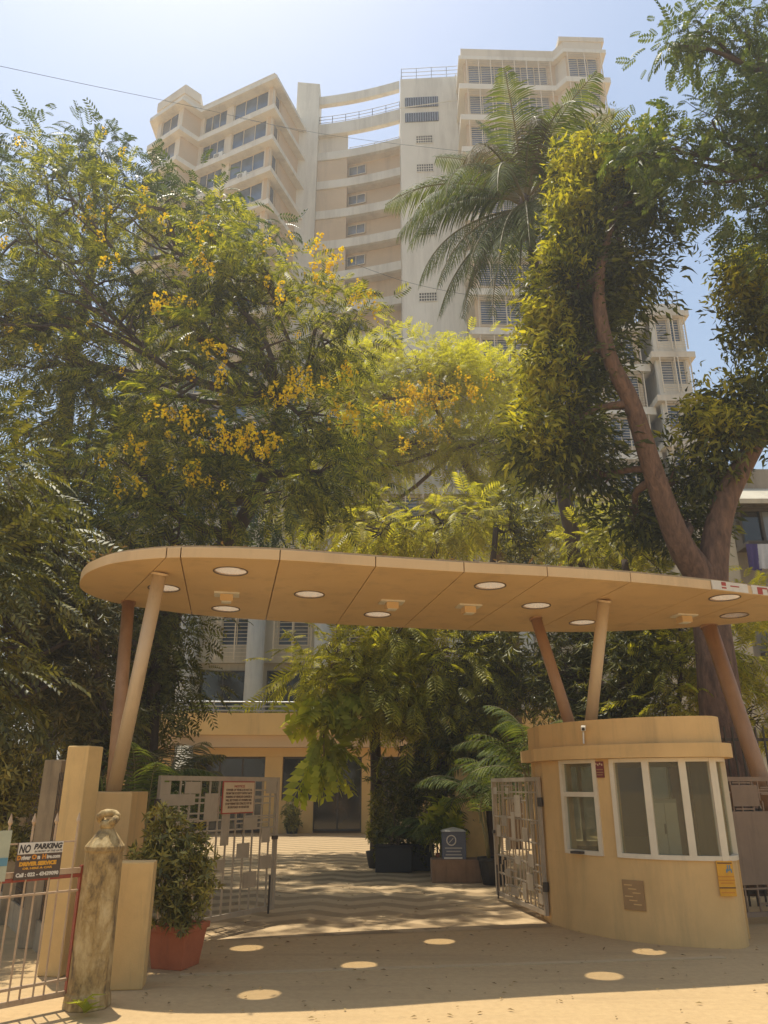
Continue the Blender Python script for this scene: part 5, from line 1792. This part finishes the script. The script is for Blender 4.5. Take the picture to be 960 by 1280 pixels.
bam = make_tree('bamboo_clump', 'drooping narrow leaved bamboo beside the left pole pier', [(b8, 0.035), (P(118, 900, 12.6), 0.035), (P(122, 820, 12.6), 0.03), (P(120, 740, 12.5), 0.02)],
                [(115, 790, 12.5, 28, 50), (105, 860, 12.4, 32, 50), (120, 920, 12.5, 28, 40), (85, 800, 12.4, 25, 60), (60, 760, 12.6, 35, 60), (90, 700, 12.8, 30, 35), (30, 860, 12.6, 35, 40)],
                T_DROOP, 1700, 0.24, 'leaf_bamboo', 'bark_tan', per=12, clump=0.26, dirmode='down', limb_r=0.015, twig_r=0.01, shell=0.2, crown_name='foliage')
for pts in ([(8, 600, 12.7), (40, 660, 12.6), (90, 760, 12.5), (118, 830, 12.5), (132, 900, 12.55)],):
    q = catmull([P(*p) for p in pts], 5)
    q.append(Vector((q[-1].x + 0.05, 12.6, 0)))
    MB().tube(q, [0.045 + 0.02 * i / len(q) for i in range(len(q))], 8).build('leaning_stem', 'bark_dark', bam, smooth=True)
# bright bush at the far left
b9 = P(6, 985, 10.2)
b9.z = 0
make_tree('hedge_bush', 'sunlit small leaved bush left of the fence posts', [(b9, 0.05), (P(6, 1000, 10.2), 0.04), (P(8, 960, 10.2), 0.03)],
          [(10, 950, 10.2, 35, 28), (-20, 980, 10, 40, 40), (15, 1000, 10.2, 28, 30), (5, 1050, 10.2, 28, 30), (-30, 920, 10.5, 40, 40)],
          T_WHORL, 1500, 0.1, 'leaf_shrub', 'bark_tan', per=12, clump=0.14, limb_r=0.02, twig_r=0.008, shell=0.3, cat='bush', crown_name='foliage')

# ------------------------------------------------------------------ palms


def frond_mesh(origin, az, el, L, droop, nl, ll, lw, hang, mat, parent, name='frond', rib=0.03, twist=0.0):
    """one palm frond: tapering rib and a row of leaflets on each side"""
    n = 18
    p = Vector(origin)
    pts, dirs = [p.copy()], []
    for i in range(n):
        t = i / n
        e = el - droop * (t ** 1.25)
        d = Vector((math.cos(e) * math.cos(az + twist * t), math.cos(e) * math.sin(az + twist * t), math.sin(e)))
        dirs.append(d)
        p = p + d * (L / n)
        pts.append(p.copy())
    dirs.append(dirs[-1])
    V, F = [], []
    for k in range(nl):
        s = 0.16 + 0.83 * k / (nl - 1)
        i = min(int(s * n), n - 1)
        q = pts[i].lerp(pts[i + 1], s * n - i)
        d = dirs[i]
        lat = Vector((-math.sin(az), math.cos(az), 0))
        prof = (0.45 + 0.75 * math.sin(math.pi * min(1, (s - 0.1) * 0.95 + 0.12))) * (1.0 if s < 0.8 else 1.0 - (s - 0.8) * 2.2)
        for sd in (-1, 1):
            if rng.random() < 0.06:
                continue
            l_ = ll * prof * rng.uniform(0.85, 1.1)
            h_ = hang * rng.uniform(0.7, 1.3)
            d1 = (lat * sd * 0.85 + d * 0.6 + Vector((0, 0, -0.15 - 0.4 * h_))).normalized()
            d2 = (d1 + Vector((0, 0, -h_))).normalized()
            d3 = (d2 + Vector((0, 0, -h_ * 0.9))).normalized()
            a0 = q
            a1 = q + d1 * l_ * 0.35
            a2 = a1 + d2 * l_ * 0.35
            a3 = a2 + d3 * l_ * 0.3
            wv = d * (lw / 2)
            b_ = len(V)
            V += [a0 - wv * 0.5, a0 + wv * 0.5, a1 - wv, a1 + wv, a2 - wv * 0.8, a2 + wv * 0.8, a3 - wv * 0.1, a3 + wv * 0.1]
            F += [(b_, b_ + 1, b_ + 3, b_ + 2), (b_ + 2, b_ + 3, b_ + 5, b_ + 4), (b_ + 4, b_ + 5, b_ + 7, b_ + 6)]
    o = np_mesh(name, np.array([tuple(v) for v in V]), np.array(F), mat, parent, worldloc(parent))
    MB().tube(pts, [rib * (1 - 0.8 * i / n) for i in range(n + 1)], 5).build('rib', 'frond_rib', o)
    return o


hub = P(657, 255, 18)
base = Vector((P(722, 710, 18).x + 0.35, 18, 0))
coco = thing('coconut_palm', base, 'tall coconut palm with grey drooping fronds in front of the tower', 'palm')
tp = catmull([base, P(722, 710, 18), P(700, 590, 18), P(680, 420, 18), hub], 8)
rings = [0.22 - 0.09 * i / (len(tp) - 1) + (0.008 if i % 2 else 0) for i in range(len(tp))]
MB().tube(tp, rings, 12).build('trunk', 'bark_palm', coco, smooth=True)
specs = [(215, -48, 6.0, 32, 1), (232, -55, 6.2, 28, 1), (250, -58, 6.0, 25, 1), (200, -40, 6.0, 38, 1), (178, 32, 5.0, 75, 0), (172, 50, 4.6, 95, 0), (190, 8, 5.0, 75, 1), (196, -8, 5.4, 65, 1), (200, -22, 5.6, 55, 1), (212, -30, 5.8, 48, 1), (226, -35, 5.8, 45, 1), (240, -40, 5.8, 40, 1), (255, -30, 5.8, 50, 1),
         (205, 12, 5.4, 95, 1), (222, 5, 5.6, 90, 1), (245, 0, 5.6, 85, 1), (270, -25, 5.4, 60, 1), (290, -30, 5.2, 50, 1), (235, 30, 4.6, 115, 2), (265, 40, 4.4, 120, 2), (205, -45, 4.8, 35, 2),
         (100, 80, 4.6, 50, 0), (130, 78, 4.8, 40, 0), (60, 76, 4.8, 45, 0), (20, 70, 4.8, 50, 0), (160, 70, 4.6, 55, 0), (340, 66, 4.8, 65, 0), (300, 66, 4.6, 75, 0), (0, 48, 5.0, 90, 0), (10, 62, 5.0, 60, 0),
         (320, 40, 4.6, 105, 0), (285, 55, 4.4, 115, 0), (90, 50, 4.6, 90, 0), (40, 55, 4.8, 80, 0), (255, 76, 4.4, 70, 0), (150, 84, 4.6, 30, 0), (80, 85, 4.6, 30, 0), (310, 10, 5.0, 90, 2), (340, 20, 5.0, 95, 1)]
for az, el, L, dr, k in specs:
    frond_mesh(hub + Vector((0, 0, rng.uniform(-0.3, 0.2))), R(az + rng.uniform(-5, 5)), R(el), L * 0.9, R(dr), 60, 0.95, 0.045, (0.45, 0.75, 0.9)[k], ('leaf_palm', 'leaf_palm', 'leaf_palm_dry')[k], coco, rib=0.045)
MB().tube([hub + Vector((0, 0, -0.9)), hub + Vector((0, 0, -0.3)), hub + Vector((0, 0, 0.4))], [0.16, 0.34, 0.12], 12).build('crown_shaft', 'bark_palm', coco, smooth=True)
for k in range(7):
    a_ = k * 0.9
    c = hub + Vector((0.38 * math.cos(a_), 0.38 * math.sin(a_), -0.65 - 0.12 * (k % 3)))
    MB().lathe(c, [(0.03, -0.17), (0.1, -0.12), (0.14, 0), (0.11, 0.1), (0.03, 0.16)], 10).build('coconut', 'leaf_palm_dry', coco, smooth=True)


def areca(px, py, Y, label, h, nf, seed, mat='leaf_palm', pot=None, L=1.5, base=None):
    rr = random.Random(seed)
    c = base or P(px, py, Y)
    c = Vector((c.x, c.y, 0))
    t = thing('areca_palm', c, label, 'palm')
    for k in range(4):
        a_ = rr.uniform(0, 6.28)
        e = c + Vector((0.25 * math.cos(a_), 0.25 * math.sin(a_), h * rr.uniform(0.75, 1.0)))
        s = c + Vector((0.08 * math.cos(a_), 0.08 * math.sin(a_), 0.28 if pot else 0))
        MB().tube([s, s.lerp(e, 0.5) + Vector((0.02, 0, 0)), e], [0.028, 0.024, 0.02], 7).build('stem', 'frond_rib', t, smooth=True)
        for j in range(nf // 4):
            frond_mesh(e - Vector((0, 0, rr.uniform(0, 0.3))), rr.uniform(0, 6.28), R(rr.uniform(35, 80)), L * rr.uniform(0.75, 1.15), R(rr.uniform(70, 125)), 20, 0.38, 0.035, 0.35, mat, t, rib=0.012)
    if pot:
        MB().lathe(c, [(0.2, 0), (0.21, 0.02), (0.28, 0.42), (0.3, 0.43), (0.3, 0.48), (0.265, 0.48), (0.255, 0.42)], 20).build('pot', pot, t, smooth=False)
    return t


areca(612, 985, 16.0, 'areca palm in a tapered black pot beside the open lattice gate', 1.7, 20, 2, pot='black_plastic')
areca(575, 985, 18.4, 'tall areca palm with pale fronds over the cream garden pier', 2.6, 24, 4, L=1.7, mat='leaf_palm')
areca(545, 985, 17.9, 'low broad palm beside the printed box', 0.9, 16, 6, L=1.1)
areca(668, 985, 14.6, 'areca palm behind the guard booth with fronds under the forked poles', 2.5, 20, 8, L=1.5)
areca(190, 985, 12.6, 'areca palm with long arching fronds behind the notice gate', 1.75, 20, 10, L=1.5)
areca(225, 985, 14.4, 'drooping palm left of the entrance block column', 2.2, 16, 12, L=1.4, mat='leaf_bamboo')

# ------------------------------------------------------------------ potted plants


def potted(name, label, c, pot, potmat, lobes, T, nl, ls, mat, stems, seed, cat='plant', soilz=0.0):
    t = thing(name, c, label, cat)
    c = Vector(c)
    rr = random.Random(seed)
    pot(c, t)
    st = MB()
    for k in range(stems):
        l = lobes[k % len(lobes)]
        e = Vector(lobe_world(l)[0]) + Vector((rr.uniform(-.12, .12), rr.uniform(-.12, .12), rr.uniform(-.15, .15)))
        s = c + Vector((rr.uniform(-.12, .12), rr.uniform(-.1, .1), soilz))
        st.tube(wob(s, e, 4, 0.05), [0.012, 0.011, 0.009, 0.007, 0.005], 5)
    tag(st.build('stems', 'bark_tan', t, smooth=True), kind='stuff')
    LV = []
    area = sum(l[3] * l[4] for l in lobes)
    for l in lobes:
        cc, rad = lobe_world(l)
        N = int(nl * l[3] * l[4] / area)
        u = norm_rows(rng.normal(0, 1, (N, 3)))
        pos = cc + u * rad * (0.25 + 0.75 * rng.random((N, 1)))
        LV.append(scatter(T, pos, u + rng.normal(0, 0.5, u.shape) + np.array([0, 0, 0.25]), ls * rng.uniform(0.7, 1.2, N)))
    V, F = merge(LV)
    tag(np_mesh('foliage', V, F, mat, t, worldloc(t)), kind='stuff')
    return t


def square_pot(c, t):
    s0, s1, h = 0.175, 0.22, 0.4
    rz = -0.3
    cs, sn = math.cos(rz), math.sin(rz)

    def rg_(s, z):
        return [(c.x + x * cs - y * sn, c.y + x * sn + y * cs, z) for x, y in ((-s, -s), (s, -s), (s, s), (-s, s))]
    L_ = [rg_(s0, 0), rg_(s1, h - 0.06), rg_(s1 + 0.02, h - 0.06), rg_(s1 + 0.025, h), rg_(s1 - 0.02, h), rg_(s1 - 0.03, h - 0.08)]
    vs_ = [p for r_ in L_ for p in r_]
    fs2 = [(3, 2, 1, 0)]
    for j in range(5):
        for k in range(4):
            fs2.append((j * 4 + k, j * 4 + (k + 1) % 4, (j + 1) * 4 + (k + 1) % 4, (j + 1) * 4 + k))
    fs2.append((20, 21, 22, 23))
    MB().add(vs_, fs2).build('pot', 'terracotta', t, bevel=0.006)
    MB().box((c.x, c.y, h - 0.07), (0.36, 0.36, 0.03), rz).build('soil', 'soil', t)


pc = G(214, 1212)
potted('potted_shrub', 'leafy yellow tipped shrub in a square terracotta pot beside the cream pier', (pc.x, pc.y + 0.15, 0), square_pot, None,
       [(178, 1085, 8.7, 22, 34), (256, 1105, 8.7, 18, 40), (200, 1022, 8.7, 20, 16), (208, 1065, 8.7, 44, 40), (235, 1090, 8.7, 38, 45), (205, 1110, 8.7, 32, 40), (222, 1140, 8.7, 36, 32), (218, 1030, 8.7, 25, 18), (195, 1060, 8.75, 25, 30), (245, 1060, 8.7, 20, 28)],
       T_WHORL, 560, 0.1, 'leaf_shrub', 22, 3, soilz=0.36)


def long_planter(c, t):
    m_ = MB()
    m_.box((c.x, c.y, 0.26), (0.8, 0.42, 0.5))
    m_.box((c.x, c.y, 0.525), (0.86, 0.48, 0.03))
    m_.build('planter', 'black_plastic', t, bevel=0.01)
    MB().box((c.x, c.y, 0.545), (0.76, 0.38, 0.01)).build('soil', 'soil', t)


def round_pot(r, h, mat):
    def f_(c, t):
        MB().lathe(c, [(r * 0.7, 0), (r * 0.95, h - 0.06), (r, h - 0.06), (r, h), (r * 0.88, h), (r * 0.85, h - 0.07)], 18).build('pot', mat, t)
    return f_


for (px, py, lb, pot, lbs, T_, nl, ls, mt, sz) in (
        (492, 1090, 'dense dark shrub in a long black planter at the driveway edge', long_planter, [(490, 1030, 18.7, 22, 30), (500, 1060, 18.7, 20, 22), (478, 1050, 18.8, 18, 25), (497, 1000, 18.8, 18, 20)], T_WHORL, 420, 0.13, 'leaf_dark', 0.5),
        (520, 1088, 'dark shrub in a second black planter beside the grey bar fence', long_planter, [(522, 1040, 18.6, 20, 30), (515, 1010, 18.6, 18, 22), (528, 1065, 18.6, 18, 18)], T_WHORL, 340, 0.13, 'leaf_dark', 0.5),
        (365, 1042, 'round bush in a pot before the entrance wall', round_pot(0.3, 0.4, 'black_plastic'), [(363, 1015, 31.3, 12, 14), (366, 1028, 31.3, 11, 10)], T_WHORL, 160, 0.2, 'leaf_dark', 0.35),
        (560, 1092, 'broad leaved plant with pale leaves behind the printed box', round_pot(0.26, 0.4, 'terracotta'), [(555, 1020, 17.1, 20, 18), (565, 1040, 17.0, 18, 14), (540, 1030, 17.2, 15, 14)], tmpl_whorl(6, 0.9, 0.34, 8), 60, 0.32, 'leaf_lit', 0.35),
        (470, 1085, 'light green leafy shrub beside the long black planter', round_pot(0.24, 0.36, 'black_plastic'), [(474, 1010, 19, 12, 25), (470, 1035, 19, 12, 20)], T_WHORL, 130, 0.15, 'leaf_shrub', 0.3)):
    c = G(px, py)
    potted('potted_plant', lb, (c.x, c.y, 0), pot, None, lbs, T_, nl, ls, mt, 10, int(px), soilz=sz)

for k, (px, lb) in enumerate(((250, 'small bush on the balcony above the column'), (300, 'bright small bush in the middle of the curved balcony'), (345, 'low spreading bush on the curved balcony'), (372, 'small bush on the curved balcony by the hanging spray'))):
    Yb = 31.95
    c = P(px, 889, Yb)
    c.z = 3.95
    t = thing('balcony_bush', c, lb, 'bush')
    u = norm_rows(rng.normal(0, 1, (70, 3)))
    pos = np.array(c) + np.array([0, 0.6, 0.75]) + u * np.array([0.75, 0.25, 0.4]) * (0.3 + 0.7 * rng.random((70, 1)))
    V, F = scatter(T_WHORL, pos, u + np.array([0, 0, 0.4]), 0.22)
    tag(np_mesh('foliage', V, F, 'leaf_lit', t, worldloc(t)), kind='stuff')
    MB().lathe((c.x, c.y + 0.75, 3.95), [(0.2, 0), (0.25, 0.4), (0.22, 0.4)], 12).build('pot', 'terracotta', t)

# weed at the foot of the mouldy post
wc = G(103, 1272)
wc = Vector((wc.x, wc.y, 0))
wd_ = thing('weed', wc, 'pale broad leaved weed at the foot of the mouldy post', 'plant')
for k in range(9):
    a_ = k * 0.75 + 0.3
    V, F = scatter(tmpl_blade(1, 0.42, 0.08, 0.4), np.array([[wc.x, wc.y, 0.02 + 0.012 * k]]), np.array([[math.cos(a_), math.sin(a_), 0.75]]), 0.17, 0.1)
    np_mesh('leaf', V, F, 'leaf_lit', wd_, worldloc(wd_))

# ------------------------------------------------------------------ fallen leaves
n_ = 520
px_ = np.concatenate([rng.uniform(-2.6, 2.6, n_ // 2), rng.uniform(-3, 5, n_ // 2)])
py_ = np.concatenate([rng.uniform(9, 24, n_ // 2), rng.uniform(6.2, 11, n_ // 2)])
pos = np.stack([px_, py_, np.full(n_, 0.014)], 1)
dr = rng.normal(0, 1, (n_, 3))
dr[:, 2] = 0.05
V, F = scatter(tmpl_blade(1, 0.35, 0.12, 0.05), pos, dr, rng.uniform(0.025, 0.07, n_), 0.15)
tag(np_mesh('fallen_leaves', V, F, 'leaf_litter'), 'dry fallen leaves scattered over the driveway', 'leaves', None, 'stuff')
n_ = 160
ang = rng.uniform(0, 1, n_)
ed = [Vector(p) for p in outl]
pos = []
for q in ang:
    p = ed[int(q * len(ed)) % len(ed)]
    p = p.lerp(cx0, rng.uniform(0.01, 0.25))
    pos.append((p.x, p.y, CZ + 0.165))
pos = np.array(pos)
near = np.array([(-3.6 + rng.normal(0, .25), 9.3 + rng.normal(0, 0.4), CZ + 0.18 + abs(rng.normal(0, .03))) for _ in range(90)])
near = np.array([p for p in near if inside((p[0], p[1]), outl)])
pos = np.concatenate([pos, near])
dr = rng.normal(0, 1, pos.shape)
dr[:, 2] = np.abs(dr[:, 2]) * 0.3
V, F = scatter(tmpl_blade(1, 0.3, 0.15, 0.2), pos, dr, rng.uniform(0.06, 0.14, len(pos)), 0.4)
tag(np_mesh('leaf_litter', V, F, 'leaf_litter'), 'dry leaf litter lying on top of the canopy', 'leaves', None, 'stuff')

# ------------------------------------------------------------------ dusty air
hz = bpy.data.materials.new('dusty_air')
hz.use_nodes = True
hz.node_tree.nodes.clear()
ho = hz.node_tree.nodes.new('ShaderNodeOutputMaterial')
hv = hz.node_tree.nodes.new('ShaderNodeVolumePrincipled')
hv.inputs['Color'].default_value = (0.95, 0.94, 0.92, 1)
hv.inputs['Density'].default_value = 0.0021
hv.inputs['Anisotropy'].default_value = 0.3
hz.node_tree.links.new(hv.outputs[0], ho.inputs['Volume'])
M['haze'] = hz
tag(MB().span((-420, -220, -1), (420, 620, 62)).build('haze', 'haze'), kind='stuff')
